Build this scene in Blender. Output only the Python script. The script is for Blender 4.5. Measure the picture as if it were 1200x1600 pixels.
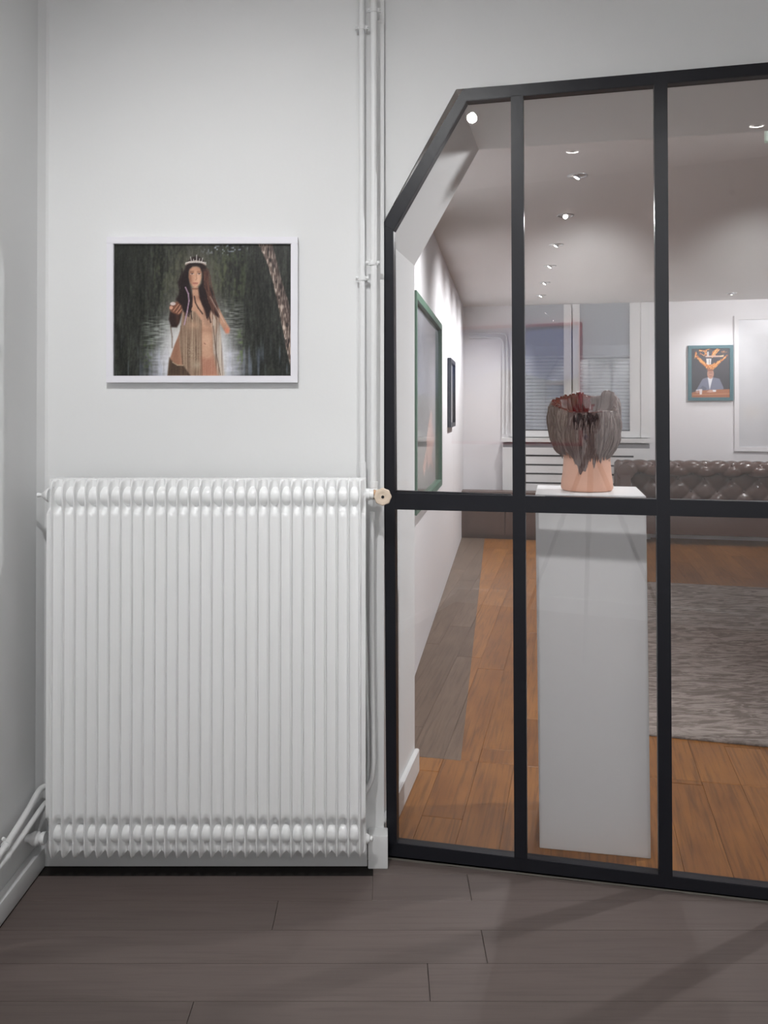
import bpy, bmesh, math, random
import numpy as np
from mathutils import Vector, Matrix
for o in list(bpy.data.objects): bpy.data.objects.remove(o)
SC = bpy.context.scene; COL = SC.collection
PI = math.pi; V = Vector
# ------------------------------------------------------------------ camera, world, lights
FPX = 1350.0; EYE = 1.4; PITCH = math.radians(0.5)
SHIFT = -(160 + FPX*math.tan(PITCH))/1600
cam = bpy.data.cameras.new('camera_view'); cam.sensor_width = 36; cam.lens = FPX/1600*36
cam.shift_y = SHIFT; cam.clip_start = .01
camo = bpy.data.objects.new('camera_view', cam); COL.objects.link(camo)
camo.location = (0, 0, EYE); camo.rotation_euler = (PI/2+PITCH, 0, 0); SC.camera = camo
w = bpy.data.worlds.new('world'); SC.world = w; w.use_nodes = True
w.node_tree.nodes['Background'].inputs[0].default_value = (.02, .02, .021, 1)
SC.view_settings.view_transform = 'Standard'; SC.view_settings.look = 'None'
SC.view_settings.gamma = 1; SC.view_settings.use_curve_mapping = False
SC.view_settings.exposure = 0.0
ROOM1_H = 3.0
def spot(loc, target, watts, angle=100, blend=.9, size=.03, col=(1, 1, 1)):
    l = bpy.data.lights.new('spot_lamp', 'SPOT'); l.energy = watts; l.spot_size = math.radians(angle)
    l.spot_blend = blend; l.shadow_soft_size = size; l.color = col
    o = bpy.data.objects.new('spot_lamp', l); COL.objects.link(o); o.location = loc
    o.rotation_euler = (V(target)-V(loc)).to_track_quat('-Z', 'Y').to_euler()
    o['kind'] = 'helper'
    return o
COOL = (1, .998, .995); WARM = (.975, .985, 1)
R1_LAMPS = [((-.372, .81), (-.3, 2.7, .35), 98, 108), ((-.04, -.10), (-.15, -.74, 1.3), 250, 100), ((1.008, -.05), (1.0, -.74, 1.3), 250, 96), ((-.72, 1.0), (-.5, 2.7, .5), 20, 96), ((.565, .5), (.72, 2.8, .6), 62, 62)]  # last lamp is an added one that brightens the plinth front
R2_LAMPS = [((.974, 4.34), 108), ((1.10, 5.23), 38), ((1.23, 6.16), 98), ((1.36, 7.07), 98), ((1.49, 8.0), 90), ((1.62, 8.9), 85)]
# ------------------------------------------------------------------ pixel -> place helpers
def ray(x, y):
    cx = (x-600)/FPX; cy = ((800-y)+1600*SHIFT)/FPX
    c, s = math.cos(PITCH), math.sin(PITCH)
    return V((cx, c-s*cy, s+c*cy))
CAM = V((0, 0, EYE))
def on_plane(x, y, n, d):
    r = ray(x, y); t = (d-n.dot(CAM))/n.dot(r); return CAM+r*t
def on_floor(x, y, z=0): return on_plane(x, y, V((0, 0, 1)), z)
def on_Y(x, y, Y): return on_plane(x, y, V((0, 1, 0)), Y)
TH = math.atan(300/FPX)
U = V((math.cos(TH), -math.sin(TH), 0)); N = V((math.sin(TH), math.cos(TH), 0)); Z = V((0, 0, 1))
O = on_floor(610, 1337); D = N.dot(O)
def G(x, y, off=0): return on_plane(x, y, N, D+off)
def uv(u, off, z=0): return O+U*u+N*off+Z*z
def upos(P): return U.dot(P-O)
def mirror_pt(P): return P-N*(2*(N.dot(P)-D))
# ------------------------------------------------------------------ object helpers
def link(o, parent=None):
    COL.objects.link(o)
    if parent: o.parent = parent
    return o
def mesh_obj(name, verts, faces, mat, parent=None, smooth=False):
    me = bpy.data.meshes.new(name); me.from_pydata([tuple(v) for v in verts], [], faces); me.update()
    bm = bmesh.new(); bm.from_mesh(me); bmesh.ops.recalc_face_normals(bm, faces=bm.faces); bm.to_mesh(me); bm.free()
    if smooth: me.polygons.foreach_set('use_smooth', [True]*len(me.polygons))
    if mat: me.materials.append(mat)
    return link(bpy.data.objects.new(name, me), parent)
def bm_obj(name, bm, mat, parent=None, smooth=False, auto=None):
    bmesh.ops.recalc_face_normals(bm, faces=bm.faces)
    me = bpy.data.meshes.new(name); bm.to_mesh(me); bm.free()
    if smooth:
        me.polygons.foreach_set('use_smooth', [True]*len(me.polygons))
    if auto:
        me.polygons.foreach_set('use_smooth', [True]*len(me.polygons))
        me.set_sharp_from_angle(angle=math.radians(auto))
    if mat: me.materials.append(mat)
    return link(bpy.data.objects.new(name, me), parent)
def empty(name, loc, rz=0):
    o = bpy.data.objects.new(name, None); COL.objects.link(o); o.location = loc; o.rotation_euler = (0, 0, rz)
    o.empty_display_size = .05; return o
def tag(o, label=None, cat=None, group=None, kind=None):
    for k, v in (('label', label), ('category', cat), ('group', group), ('kind', kind)):
        if v: o[k] = v
    return o
def add_box(bm, lo, hi, mat=None, bevel=0):
    M = mat or Matrix()
    vs = [bm.verts.new(M @ V((x, y, z))) for z in (lo[2], hi[2]) for y in (lo[1], hi[1]) for x in (lo[0], hi[0])]
    fs = [bm.faces.new([vs[i] for i in f]) for f in ((0, 2, 3, 1), (4, 5, 7, 6), (0, 1, 5, 4), (2, 6, 7, 3), (0, 4, 6, 2), (1, 3, 7, 5))]
    if bevel:
        es = {e for f in fs for e in f.edges}
        bmesh.ops.bevel(bm, geom=list(es), offset=bevel, segments=2, profile=.6, affect='EDGES')
def box(name, lo, hi, mat, parent=None, bevel=0, M=None):
    bm = bmesh.new(); add_box(bm, lo, hi, M, bevel); return bm_obj(name, bm, mat, parent, auto=35 if bevel else None)
def add_prism(bm, pts, vec):
    a = [bm.verts.new(p) for p in pts]; b = [bm.verts.new(V(p)+vec) for p in pts]; n = len(pts)
    bm.faces.new(a); bm.faces.new(b[::-1])
    for i in range(n): bm.faces.new((a[i], b[i], b[(i+1) % n], a[(i+1) % n]))
def prism(name, pts, vec, mat, parent=None, bevel=0):
    bm = bmesh.new(); add_prism(bm, pts, vec)
    if bevel: bmesh.ops.bevel(bm, geom=list(bm.edges), offset=bevel, segments=2, affect='EDGES')
    return bm_obj(name, bm, mat, parent, auto=35 if bevel else None)
def add_tube(bm, pts, r, seg=12, caps=True):
    pts = [V(p) for p in pts]; rs = r if isinstance(r, (list, tuple)) else [r]*len(pts)
    rings = []; prev = None
    for i, p in enumerate(pts):
        t = (pts[min(i+1, len(pts)-1)]-pts[max(i-1, 0)]).normalized()
        if prev is None:
            a = V((0, 0, 1)) if abs(t.z) < .9 else V((1, 0, 0)); x = t.cross(a).normalized()
        else: x = (prev-t*prev.dot(t)).normalized()
        prev = x; y = t.cross(x)
        rings.append([bm.verts.new(p+(x*math.cos(k*2*PI/seg)+y*math.sin(k*2*PI/seg))*rs[i]) for k in range(seg)])
    for a, b in zip(rings, rings[1:]):
        for k in range(seg): bm.faces.new((a[k], a[(k+1) % seg], b[(k+1) % seg], b[k]))
    if caps: bm.faces.new(rings[0]); bm.faces.new(rings[-1])
def tube(name, pts, r, mat, parent=None, seg=14):
    bm = bmesh.new(); add_tube(bm, pts, r, seg); return bm_obj(name, bm, mat, parent, auto=50)
def smooth_path(pts, n=8):
    pts = [V(p) for p in pts]; P = [pts[0]]+pts+[pts[-1]]; out = []
    for i in range(1, len(P)-2):
        a, b, c, d = P[i-1], P[i], P[i+1], P[i+2]
        for k in range(n):
            t = k/n
            out.append(.5*((2*b)+(c-a)*t+(2*a-5*b+4*c-d)*t*t+(3*b-a-3*c+d)*t**3))
    out.append(pts[-1]); return out
def lathe(name, base, axis, prof, mat, parent=None, seg=24, sharp=40):
    """prof: list of (distance along axis, radius)"""
    axis = V(axis).normalized()
    bm = bmesh.new(); a = V((0, 0, 1)) if abs(axis.z) < .9 else V((1, 0, 0)); x = axis.cross(a).normalized(); y = axis.cross(x)
    rings = [[bm.verts.new(V(base)+axis*s+(x*math.cos(k*2*PI/seg)+y*math.sin(k*2*PI/seg))*max(r, 1e-4)) for k in range(seg)] for s, r in prof]
    for p, q in zip(rings, rings[1:]):
        for k in range(seg): bm.faces.new((p[k], p[(k+1) % seg], q[(k+1) % seg], q[k]))
    bm.faces.new(rings[0]); bm.faces.new(rings[-1])
    return bm_obj(name, bm, mat, parent, auto=sharp)
# ------------------------------------------------------------------ materials
def srgb(r, g, b): return tuple(((c/255)/12.92 if c/255 <= .04045 else ((c/255+.055)/1.055)**2.4) for c in (r, g, b))+(1,)
def nt(name):
    m = bpy.data.materials.new(name); m.use_nodes = True; t = m.node_tree; return m, t, t.nodes['Principled BSDF']
def paint_mat(name, col, rough=.6, bump=.05, scale=60, var=.03, spec=.4, metal=0, stretch=None):
    m, t, b = nt(name); N_ = t.nodes; L = t.links
    tc = N_.new('ShaderNodeTexCoord'); mp = N_.new('ShaderNodeMapping'); L.new(tc.outputs['Object'], mp.inputs[0])
    if stretch: mp.inputs['Scale'].default_value = stretch
    no = N_.new('ShaderNodeTexNoise'); no.inputs['Scale'].default_value = scale; no.inputs['Detail'].default_value = 4; L.new(mp.outputs[0], no.inputs[0])
    n2 = N_.new('ShaderNodeTexNoise'); n2.inputs['Scale'].default_value = 2.3; n2.inputs['Detail'].default_value = 5; L.new(mp.outputs[0], n2.inputs[0])
    mx = N_.new('ShaderNodeMix'); mx.data_type = 'RGBA'; L.new(n2.outputs[0], mx.inputs[0])
    mx.inputs[6].default_value = tuple(c*(1-var) for c in col[:3])+(1,); mx.inputs[7].default_value = tuple(min(1, c*(1+var)) for c in col[:3])+(1,)
    L.new(mx.outputs[2], b.inputs['Base Color'])
    bu = N_.new('ShaderNodeBump'); bu.inputs['Strength'].default_value = bump; bu.inputs['Distance'].default_value = .004
    L.new(no.outputs[0], bu.inputs['Height']); L.new(bu.outputs[0], b.inputs['Normal'])
    b.inputs['Roughness'].default_value = rough; b.inputs['Specular IOR Level'].default_value = spec; b.inputs['Metallic'].default_value = metal
    return m
def wood_mat(name, c1, c2, dark, angle, rough=.42, bump=.12, spec=.4, grain=.75):
    """grain runs along world direction turned by angle; each plank has its own tone"""
    m, t, b = nt(name); N_ = t.nodes; L = t.links
    g = N_.new('ShaderNodeNewGeometry'); rot = N_.new('ShaderNodeVectorRotate'); rot.rotation_type = 'Z_AXIS'
    rot.inputs['Angle'].default_value = angle; L.new(g.outputs['Position'], rot.inputs['Vector'])
    oi = N_.new('ShaderNodeObjectInfo'); ad = N_.new('ShaderNodeVectorMath'); ad.operation = 'ADD'
    sc = N_.new('ShaderNodeVectorMath'); sc.operation = 'SCALE'; cb = N_.new('ShaderNodeCombineXYZ')
    for i in range(3): L.new(oi.outputs['Random'], cb.inputs[i])
    L.new(cb.outputs[0], sc.inputs[0]); sc.inputs['Scale'].default_value = 13
    L.new(rot.outputs[0], ad.inputs[0]); L.new(sc.outputs[0], ad.inputs[1])
    mp = N_.new('ShaderNodeMapping'); mp.inputs['Scale'].default_value = (1.3, 30, 1); L.new(ad.outputs[0], mp.inputs[0])
    n1 = N_.new('ShaderNodeTexNoise'); n1.inputs['Scale'].default_value = 2.4; n1.inputs['Detail'].default_value = 8; n1.inputs['Roughness'].default_value = .62; n1.inputs['Distortion'].default_value = .7
    L.new(mp.outputs[0], n1.inputs[0])
    mp2 = N_.new('ShaderNodeMapping'); mp2.inputs['Scale'].default_value = (2.2, 6, 1); L.new(ad.outputs[0], mp2.inputs[0])
    n2 = N_.new('ShaderNodeTexNoise'); n2.inputs['Scale'].default_value = 1.5; n2.inputs['Detail'].default_value = 4; L.new(mp2.outputs[0], n2.inputs[0])
    mx = N_.new('ShaderNodeMix'); mx.data_type = 'RGBA'; mx.inputs[6].default_value = c1; mx.inputs[7].default_value = c2
    ma = N_.new('ShaderNodeMath'); ma.operation = 'MULTIPLY_ADD'; ma.inputs[1].default_value = .45; L.new(oi.outputs['Random'], ma.inputs[0])
    mb = N_.new('ShaderNodeMath'); mb.operation = 'MULTIPLY_ADD'; mb.inputs[1].default_value = 1.3; mb.inputs[2].default_value = -.38; L.new(n2.outputs[0], mb.inputs[0]); L.new(mb.outputs[0], ma.inputs[2])
    cl = N_.new('ShaderNodeClamp'); L.new(ma.outputs[0], cl.inputs[0]); L.new(cl.outputs[0], mx.inputs[0])
    r = N_.new('ShaderNodeValToRGB'); r.color_ramp.elements[0].position = .47; r.color_ramp.elements[0].color = (0, 0, 0, 1); r.color_ramp.elements[1].position = .76; r.color_ramp.elements[1].color = (grain, grain, grain, 1)
    L.new(n1.outputs[0], r.inputs[0])
    m2 = N_.new('ShaderNodeMix'); m2.data_type = 'RGBA'; L.new(r.outputs[0], m2.inputs[0]); L.new(mx.outputs[2], m2.inputs[6]); m2.inputs[7].default_value = dark
    L.new(m2.outputs[2], b.inputs['Base Color'])
    bu = N_.new('ShaderNodeBump'); bu.invert = True; bu.inputs['Strength'].default_value = bump; bu.inputs['Distance'].default_value = .002
    L.new(n1.outputs[0], bu.inputs['Height']); L.new(bu.outputs[0], b.inputs['Normal'])
    b.inputs['Roughness'].default_value = rough; b.inputs['Specular IOR Level'].default_value = spec
    return m
def emit_mat(name, col, s):
    m, t, b = nt(name); b.inputs['Base Color'].default_value = (.8, .8, .8, 1)
    b.inputs['Emission Color'].default_value = col; b.inputs['Emission Strength'].default_value = s; return m
def glass_mat(name, tint=(.94, .935, .935), k=.045):
    m = bpy.data.materials.new(name); m.use_nodes = True; t = m.node_tree; t.nodes.clear(); A = t.nodes.new; L = t.links
    lw = A('ShaderNodeLayerWeight'); lw.inputs['Blend'].default_value = .5
    p = A('ShaderNodeMath'); p.operation = 'POWER'; p.inputs[1].default_value = 5; L.new(lw.outputs['Facing'], p.inputs[0])
    q = A('ShaderNodeMath'); q.operation = 'MULTIPLY_ADD'; q.inputs[1].default_value = .95; q.inputs[2].default_value = k; L.new(p.outputs[0], q.inputs[0])
    tr = A('ShaderNodeBsdfTransparent'); tr.inputs[0].default_value = tint+(1,); gl = A('ShaderNodeBsdfGlossy'); gl.inputs['Roughness'].default_value = 0.0
    mx = A('ShaderNodeMixShader'); L.new(q.outputs[0], mx.inputs[0]); L.new(tr.outputs[0], mx.inputs[1]); L.new(gl.outputs[0], mx.inputs[2])
    o = A('ShaderNodeOutputMaterial'); L.new(mx.outputs[0], o.inputs[0]); return m
def print_mat(name, rough=.3, spec=.5):
    m, t, b = nt(name); a = t.nodes.new('ShaderNodeAttribute'); a.attribute_name = 'Col'
    t.links.new(a.outputs['Color'], b.inputs['Base Color']); b.inputs['Roughness'].default_value = rough; b.inputs['Specular IOR Level'].default_value = spec; return m
M = {}
M['wall'] = paint_mat('white_wall_paint', srgb(228, 229, 229), .75, .06, 90, .012)
M['wall2'] = paint_mat('gallery_wall_paint', srgb(231, 229, 231), .75, .05, 90, .012)
M['wall_side'] = paint_mat('side_wall_paint', srgb(222, 223, 223), .75, .06, 90, .012)
M['ceil'] = paint_mat('ceiling_paint', srgb(222, 218, 216), .85, .03, 60, .01)
M['trim'] = paint_mat('trim_enamel', srgb(225, 226, 226), .45, .02, 25, .015)
M['enamel'] = paint_mat('radiator_enamel', srgb(240, 241, 241), .3, .06, 55, .012, .5)
M['pipe'] = paint_mat('pipe_paint', srgb(230, 231, 231), .38, .18, 70, .02)
M['black'] = paint_mat('black_steel_paint', srgb(28, 29, 35), .36, .10, 45, .12, .3)
M['plinth'] = paint_mat('plinth_paint', srgb(232, 233, 234), .55, .05, 60, .015)
M['frame_white'] = paint_mat('white_frame_lacquer', srgb(232, 231, 237), .4, .02, 60, .01)
M['frame_green'] = paint_mat('green_frame_lacquer', srgb(84, 112, 96), .45, .03, 60, .04)
M['frame_teal'] = paint_mat('teal_frame_lacquer', srgb(66, 108, 118), .45, .03, 60, .04)
M['frame_dark'] = paint_mat('dark_frame_lacquer', srgb(34, 40, 52), .35, .03, 60, .04)
M['frame_red'] = paint_mat('red_frame_lacquer', srgb(178, 50, 66), .45, .03, 60, .04)
M['floor1'] = wood_mat('grey_stained_oak', srgb(97, 87, 83), srgb(105, 94, 90), srgb(76, 66, 63), 0, .5, .08, .3, .45)
M['floor2'] = wood_mat('orange_oak', srgb(122, 76, 34), srgb(160, 108, 54), srgb(62, 40, 26), TH-PI/2, .38, .12, .4, .72)
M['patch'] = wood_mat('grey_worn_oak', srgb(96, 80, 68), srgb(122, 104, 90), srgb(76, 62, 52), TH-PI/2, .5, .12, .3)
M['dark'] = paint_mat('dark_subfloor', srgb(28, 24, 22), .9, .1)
M['seam'] = paint_mat('threshold_grout', srgb(96, 92, 86), .9, .6, 90, .25)
M['beige'] = paint_mat('yellowed_plastic', srgb(222, 204, 184), .45, .15, 70, .05)
M['brass'] = paint_mat('stained_brass', srgb(150, 118, 88), .4, .2, 80, .2, .5, .5)
M['blackhole'] = paint_mat('black_rubber', srgb(22, 20, 20), .6, .1)
M['terra'] = paint_mat('pink_terracotta', srgb(222, 172, 148), .7, .15, 80, .06)
M['clayhair'] = paint_mat('grey_brown_clay', srgb(112, 94, 90), .45, .5, 30, .35, .45, 0, (1, 1, .18))
M['strand'] = paint_mat('grey_clay_strand', srgb(150, 134, 130), .4, .2, 60, .25)
M['strand_dark'] = paint_mat('dark_reflection_strand', srgb(52, 34, 34), .15, .2, 60, .3, .6)
M['glaze'] = paint_mat('oxblood_glaze', srgb(96, 16, 15), .05, .6, 34, .5, .9)
M['leather'] = paint_mat('brown_leather', srgb(92, 70, 63), .2, .2, 130, .12, .7)
M['walnut'] = paint_mat('dark_walnut', srgb(92, 72, 64), .4, .2, 40, .15, .4, 0, (1, 1, 5))
M['blind'] = paint_mat('blind_fabric', srgb(196, 195, 196), .9, .3, 260, .03)
M['shutter'] = paint_mat('shutter_slat_paint', srgb(214, 213, 212), .6, .02)
M['slot'] = paint_mat('slot_mesh', srgb(40, 40, 42), .6, .3, 200, .3)
M['greymetal'] = paint_mat('grey_metal', srgb(140, 140, 144), .4, .05)
M['tripod'] = paint_mat('black_anodised', srgb(24, 24, 26), .4, .05)
M['blue'] = paint_mat('blue_anodised', srgb(30, 60, 150), .35, .05)
M['exit'] = emit_mat('exit_green', srgb(20, 120, 60), .35)
M['lamp'] = emit_mat('lamp_glow', (1, .98, .96, 1), 40)
M['chrome'] = paint_mat('brushed_ring', srgb(196, 196, 198), .3, .02, 60, .02, .5, .6)
M['pane'] = glass_mat('clear_pane')
M['pane2'] = glass_mat('window_pane', (.9, .92, .95))
M['print'] = print_mat('photo_print', .35, .35)
M['print_glazed'] = print_mat('glazed_print', .08, .6)
def rug_mat():
    m, t, b = nt('worn_grey_rug'); N_ = t.nodes; L = t.links
    tc = N_.new('ShaderNodeTexCoord'); mp = N_.new('ShaderNodeMapping'); mp.inputs['Scale'].default_value = (1.1, 3.6, 1); L.new(tc.outputs['Object'], mp.inputs[0])
    n = N_.new('ShaderNodeTexNoise'); n.inputs['Scale'].default_value = 5; n.inputs['Detail'].default_value = 10; n.inputs['Roughness'].default_value = .7; n.inputs['Distortion'].default_value = 1.4; L.new(mp.outputs[0], n.inputs[0])
    r = N_.new('ShaderNodeValToRGB'); e = r.color_ramp.elements; e[0].position = .44; e[0].color = srgb(126, 116, 110); e[1].position = .56; e[1].color = srgb(168, 158, 151)
    L.new(n.outputs[0], r.inputs[0]); L.new(r.outputs[0], b.inputs['Base Color'])
    n2 = N_.new('ShaderNodeTexNoise'); n2.inputs['Scale'].default_value = 180; L.new(tc.outputs['Object'], n2.inputs[0])
    bu = N_.new('ShaderNodeBump'); bu.inputs['Strength'].default_value = .5; bu.inputs['Distance'].default_value = .004; L.new(n2.outputs[0], bu.inputs['Height']); L.new(bu.outputs[0], b.inputs['Normal'])
    b.inputs['Roughness'].default_value = .95; b.inputs['Specular IOR Level'].default_value = .1; return m
M['rug'] = rug_mat()
# ------------------------------------------------------------------ painted prints (numpy canvas -> vertex colours)
RS = np.random.RandomState(7)
def vnoise(h, w_, sy, sx):
    gh, gw = int(h/sy)+3, int(w_/sx)+3; g = RS.rand(gh, gw)
    y = np.arange(h)/sy; x = np.arange(w_)/sx; y0 = y.astype(int); x0 = x.astype(int); fy = (y-y0); fx = (x-x0)
    fy = fy*fy*(3-2*fy); fx = fx*fx*(3-2*fx)
    a = g[y0][:, x0]; b = g[y0][:, x0+1]; c = g[y0+1][:, x0]; d = g[y0+1][:, x0+1]
    return (a*(1-fx)+b*fx)*(1-fy[:, None])+(c*(1-fx)+d*fx)*fy[:, None]
class Canvas:
    """w x h pixels over the coordinate window x0..x1, y0..y1 (y down)"""
    def __init__(s, w_, h, x0, x1, y0, y1, base):
        s.w, s.h = w_, h; s.a = np.zeros((h, w_, 3)); s.a[:] = base
        s.X, s.Y = np.meshgrid(x0+(np.arange(w_)+.5)/w_*(x1-x0), y0+(np.arange(h)+.5)/h*(y1-y0))
        s.px = (x1-x0)/w_
    def mix(s, m, col):
        c = np.asarray(col, float); c = c if c.ndim == 3 else c[None, None, :]
        m = np.clip(m, 0, 1)[..., None]; s.a = s.a*(1-m)+c*m
    def poly(s, pts, col, soft=1.0, alpha=1.0):
        inside = np.zeros(s.X.shape, bool); dist = np.full(s.X.shape, 1e9); n = len(pts)
        for i in range(n):
            (x1, y1), (x2, y2) = pts[i], pts[(i+1) % n]
            c = ((y1 > s.Y) != (y2 > s.Y)) & (s.X < (x2-x1)*(s.Y-y1)/((y2-y1) or 1e-9)+x1); inside ^= c
            dx, dy = x2-x1, y2-y1; t = np.clip(((s.X-x1)*dx+(s.Y-y1)*dy)/(dx*dx+dy*dy+1e-9), 0, 1)
            dist = np.minimum(dist, np.hypot(s.X-x1-t*dx, s.Y-y1-t*dy))
        sd = np.where(inside, dist, -dist); s.mix(np.clip(.5+sd/(soft*s.px*1.5), 0, 1)*alpha, col)
    def blob(s, cx, cy, rx, ry, col, alpha=1, hard=0):
        d = ((s.X-cx)/rx)**2+((s.Y-cy)/ry)**2
        s.mix((np.clip((1-d)*hard, 0, 1) if hard else np.exp(-d))*alpha, col)
    def stroke(s, pts, wd, col, alpha=1):
        for (x1, y1), (x2, y2) in zip(pts, pts[1:]):
            dx, dy = x2-x1, y2-y1; t = np.clip(((s.X-x1)*dx+(s.Y-y1)*dy)/(dx*dx+dy*dy+1e-9), 0, 1)
            d = np.hypot(s.X-x1-t*dx, s.Y-y1-t*dy); s.mix(np.clip(.5+(wd/2-d)/s.px, 0, 1)*alpha, col)
    def noise(s, sy, sx, amp):
        s.a = s.a+((vnoise(s.h, s.w, sy, sx)-.5)*amp)[..., None]
def print_mesh(name, cv, P0, R, w_, h, mat, parent):
    """grid: P0 bottom left, R unit vector along the width"""
    H, W = cv.h, cv.w; c = np.clip(cv.a, 0, 255)/255; lin = np.where(c <= .04045, c/12.92, ((c+.055)/1.055)**2.4)
    P0 = V(P0); R = V(R)
    gx, gy = np.meshgrid(np.arange(W)/(W-1), np.arange(H)/(H-1))
    co = np.zeros((H, W, 3)); 
    for k in range(3): co[..., k] = P0[k]+R[k]*gx*w_+(h*(1-gy) if k == 2 else 0)
    idx = np.arange(H*W).reshape(H, W); q = np.stack([idx[1:, :-1], idx[1:, 1:], idx[:-1, 1:], idx[:-1, :-1]], -1).reshape(-1, 4)
    me = bpy.data.meshes.new(name); me.vertices.add(H*W); me.vertices.foreach_set('co', co.ravel())
    me.loops.add(q.size); me.loops.foreach_set('vertex_index', q.ravel()); me.polygons.add(len(q)); me.polygons.foreach_set('loop_start', np.arange(len(q))*4)
    me.update(calc_edges=True); at = me.color_attributes.new('Col', 'FLOAT_COLOR', 'POINT')
    at.data.foreach_set('color', np.concatenate([lin, np.ones((H, W, 1))], -1).ravel().astype(np.float32)); me.materials.append(mat)
    return link(bpy.data.objects.new(name, me), parent)
def framed(name, label, cat, P0, R, nrm, w_, h, depth, fw, fmat, cv, pmat, fw_b=None, group=None):
    """P0 = outer bottom left at the wall, nrm points into the room"""
    P0, R, nrm = V(P0), V(R).normalized(), V(nrm).normalized()
    root = empty(name, P0+R*w_/2); tag(root, label, cat, group); off = -(P0+R*w_/2)
    def pt(a, b, c=0): return P0+off+R*a+Z*b+nrm*c
    for a0, b0, a1, b1 in ((0, 0, w_, fw), (0, h-fw, w_, h), (0, fw, fw, h-fw), (w_-fw, fw, w_, h-fw)):
        prism('frame_rail', [pt(a0, b0, .002), pt(a1, b0, .002), pt(a1, b1, .002), pt(a0, b1, .002)], nrm*depth, fmat, root, .0012)
    prism('backing', [pt(fw*.5, fw*.5, .003), pt(w_-fw*.5, fw*.5, .003), pt(w_-fw*.5, h-fw*.5, .003), pt(fw*.5, h-fw*.5, .003)], nrm*(depth*.4), M['frame_white'], root)
    print_mesh('photo_print', cv, pt(fw, fw, depth*.6), R, w_-2*fw, h-2*fw, pmat, root)
    return root
# ------------------------------------------------------------------ room shell
WY = 2.70                                   # radiator wall plane
XL = on_Y(57, 700, WY-.045).x                    # left wall plane
YB = -.74; XR = 3.3
def structure(o): o['kind'] = 'structure'; return o
def struct_box(name, lo, hi, mat): return structure(box(name, lo, hi, mat))
XB = on_Y(600, 700, WY).x
struct_box('wall_back', (XL-.1, WY, 0), (XB, WY+.06, ROOM1_H), M['wall'])
struct_box('wall_left', (XL-.1, YB-.1, 0), (XL, WY, ROOM1_H), M['wall_side'])
struct_box('wall_opposite', (XL-.1, YB-.1, 0), (XR+.1, YB, ROOM1_H), M['wall'])
struct_box('wall_right', (XR, YB, 0), (XR+.1, 2.6, ROOM1_H), M['wall'])
struct_box('ceiling', (XL-.1, YB-.1, ROOM1_H), (XR+.1, 2.85, ROOM1_H+.08), M['ceil'])
# softened inner corner strip on the left of the radiator wall
cx2 = on_Y(73, 700, WY).x
structure(prism('trim_1', [V((XL, WY, .09)), V((XL, WY-.045, .09)), V((cx2-.003, WY-.007, .09)), V((cx2+.004, WY, .09))], V((0, 0, ROOM1_H-.09)), M['wall'], None))
# thick wall round the opening
T = N.dot(on_floor(648, 1205))-D
u0 = upos(on_floor(648, 1205))
def onT(x, y): return on_plane(x, y, N, D+T)
a1 = onT(650, 415); a2 = onT(748, 238); a3 = onT(1200, 200)
z1, z2, uc = a1.z, (a2.z+a3.z)/2, upos(a2); UR = 3.0
outl = [(-.25, 0), (u0, 0), (u0, z1), (uc, z2), (UR, z2), (UR, 0), (UR+.9, 0), (UR+.9, ROOM1_H), (-.25, ROOM1_H)]
def skew(u): return O+U*u
wf = structure(prism('wall_front', [uv(u, 0, z) for u, z in outl], N*T, M['wall']))
# baseboards
b_y = 2.66
structure(box('baseboard_back', (XL, b_y, 0), (on_Y(574, 1345, b_y).x, WY, .092), M['trim'], bevel=.002))
structure(box('baseboard_left', (XL, YB, 0), (XL+.03, b_y, .062), M['trim'], bevel=.006))
structure(box('trim_2', (on_Y(575, 1345, 2.645).x, 2.645, 0), (on_Y(606, 1345, 2.645).x, WY, .10), M['trim'], bevel=.003))
# reveal baseboard
structure(prism('baseboard_reveal', [uv(u0, .03, 0), uv(u0+.018, .03, 0), uv(u0+.018, T+.004, 0), uv(u0, T+.004, 0)], Z*.088, M['trim'], None, .003))
# gallery room
C0 = on_floor(722, 838); wdir = V((189/FPX, 1, 0)).normalized(); wn = V((wdir.y, -wdir.x, 0))
DB = N.dot(on_floor(800, 842))+.42          # back wall plane distance along N
def onB(x, y, o=0): return on_plane(x, y, N, DB-o)
def onW(x, y, o=0): return on_plane(x, y, wn, wn.dot(C0)+o)
H2 = onB(860, 476).z
def wpt(Yv, z=0, o=0):                      # along the gallery left wall
    return C0+wdir*((Yv-C0.y)/wdir.y)+wn*o+Z*z
BO = DB-D
pl = onB(722, 640); pl.z = 0
structure(prism('wall_gallery_left', [wpt(3.0), wpt(3.0, 0, -.1), wpt(10.6, 0, -.1), wpt(10.6)], Z*(H2+.05), M['wall2']))
UE = 4.9
structure(prism('wall_gallery_back', [uv(-1.4, BO), uv(UE+.1, BO), uv(UE+.1, BO+.1), uv(-1.4, BO+.1)], Z*(H2+.05), M['wall2']))
structure(prism('wall_gallery_right', [uv(UE, T), uv(UE+.1, T), uv(UE+.1, BO), uv(UE, BO)], Z*(H2+.05), M['wall2']))
structure(prism('wall_gallery_side', [uv(UR+.88, T-.05), uv(UE+.1, T-.05), uv(UE+.1, T), uv(UR+.88, T)], Z*(H2+.05), M['wall2']))
structure(prism('ceiling', [uv(-1.4, T, H2), uv(UE+.1, T, H2), uv(UE+.1, BO+.1, H2), uv(-1.4, BO+.1, H2)], Z*.06, M['ceil']))
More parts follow.
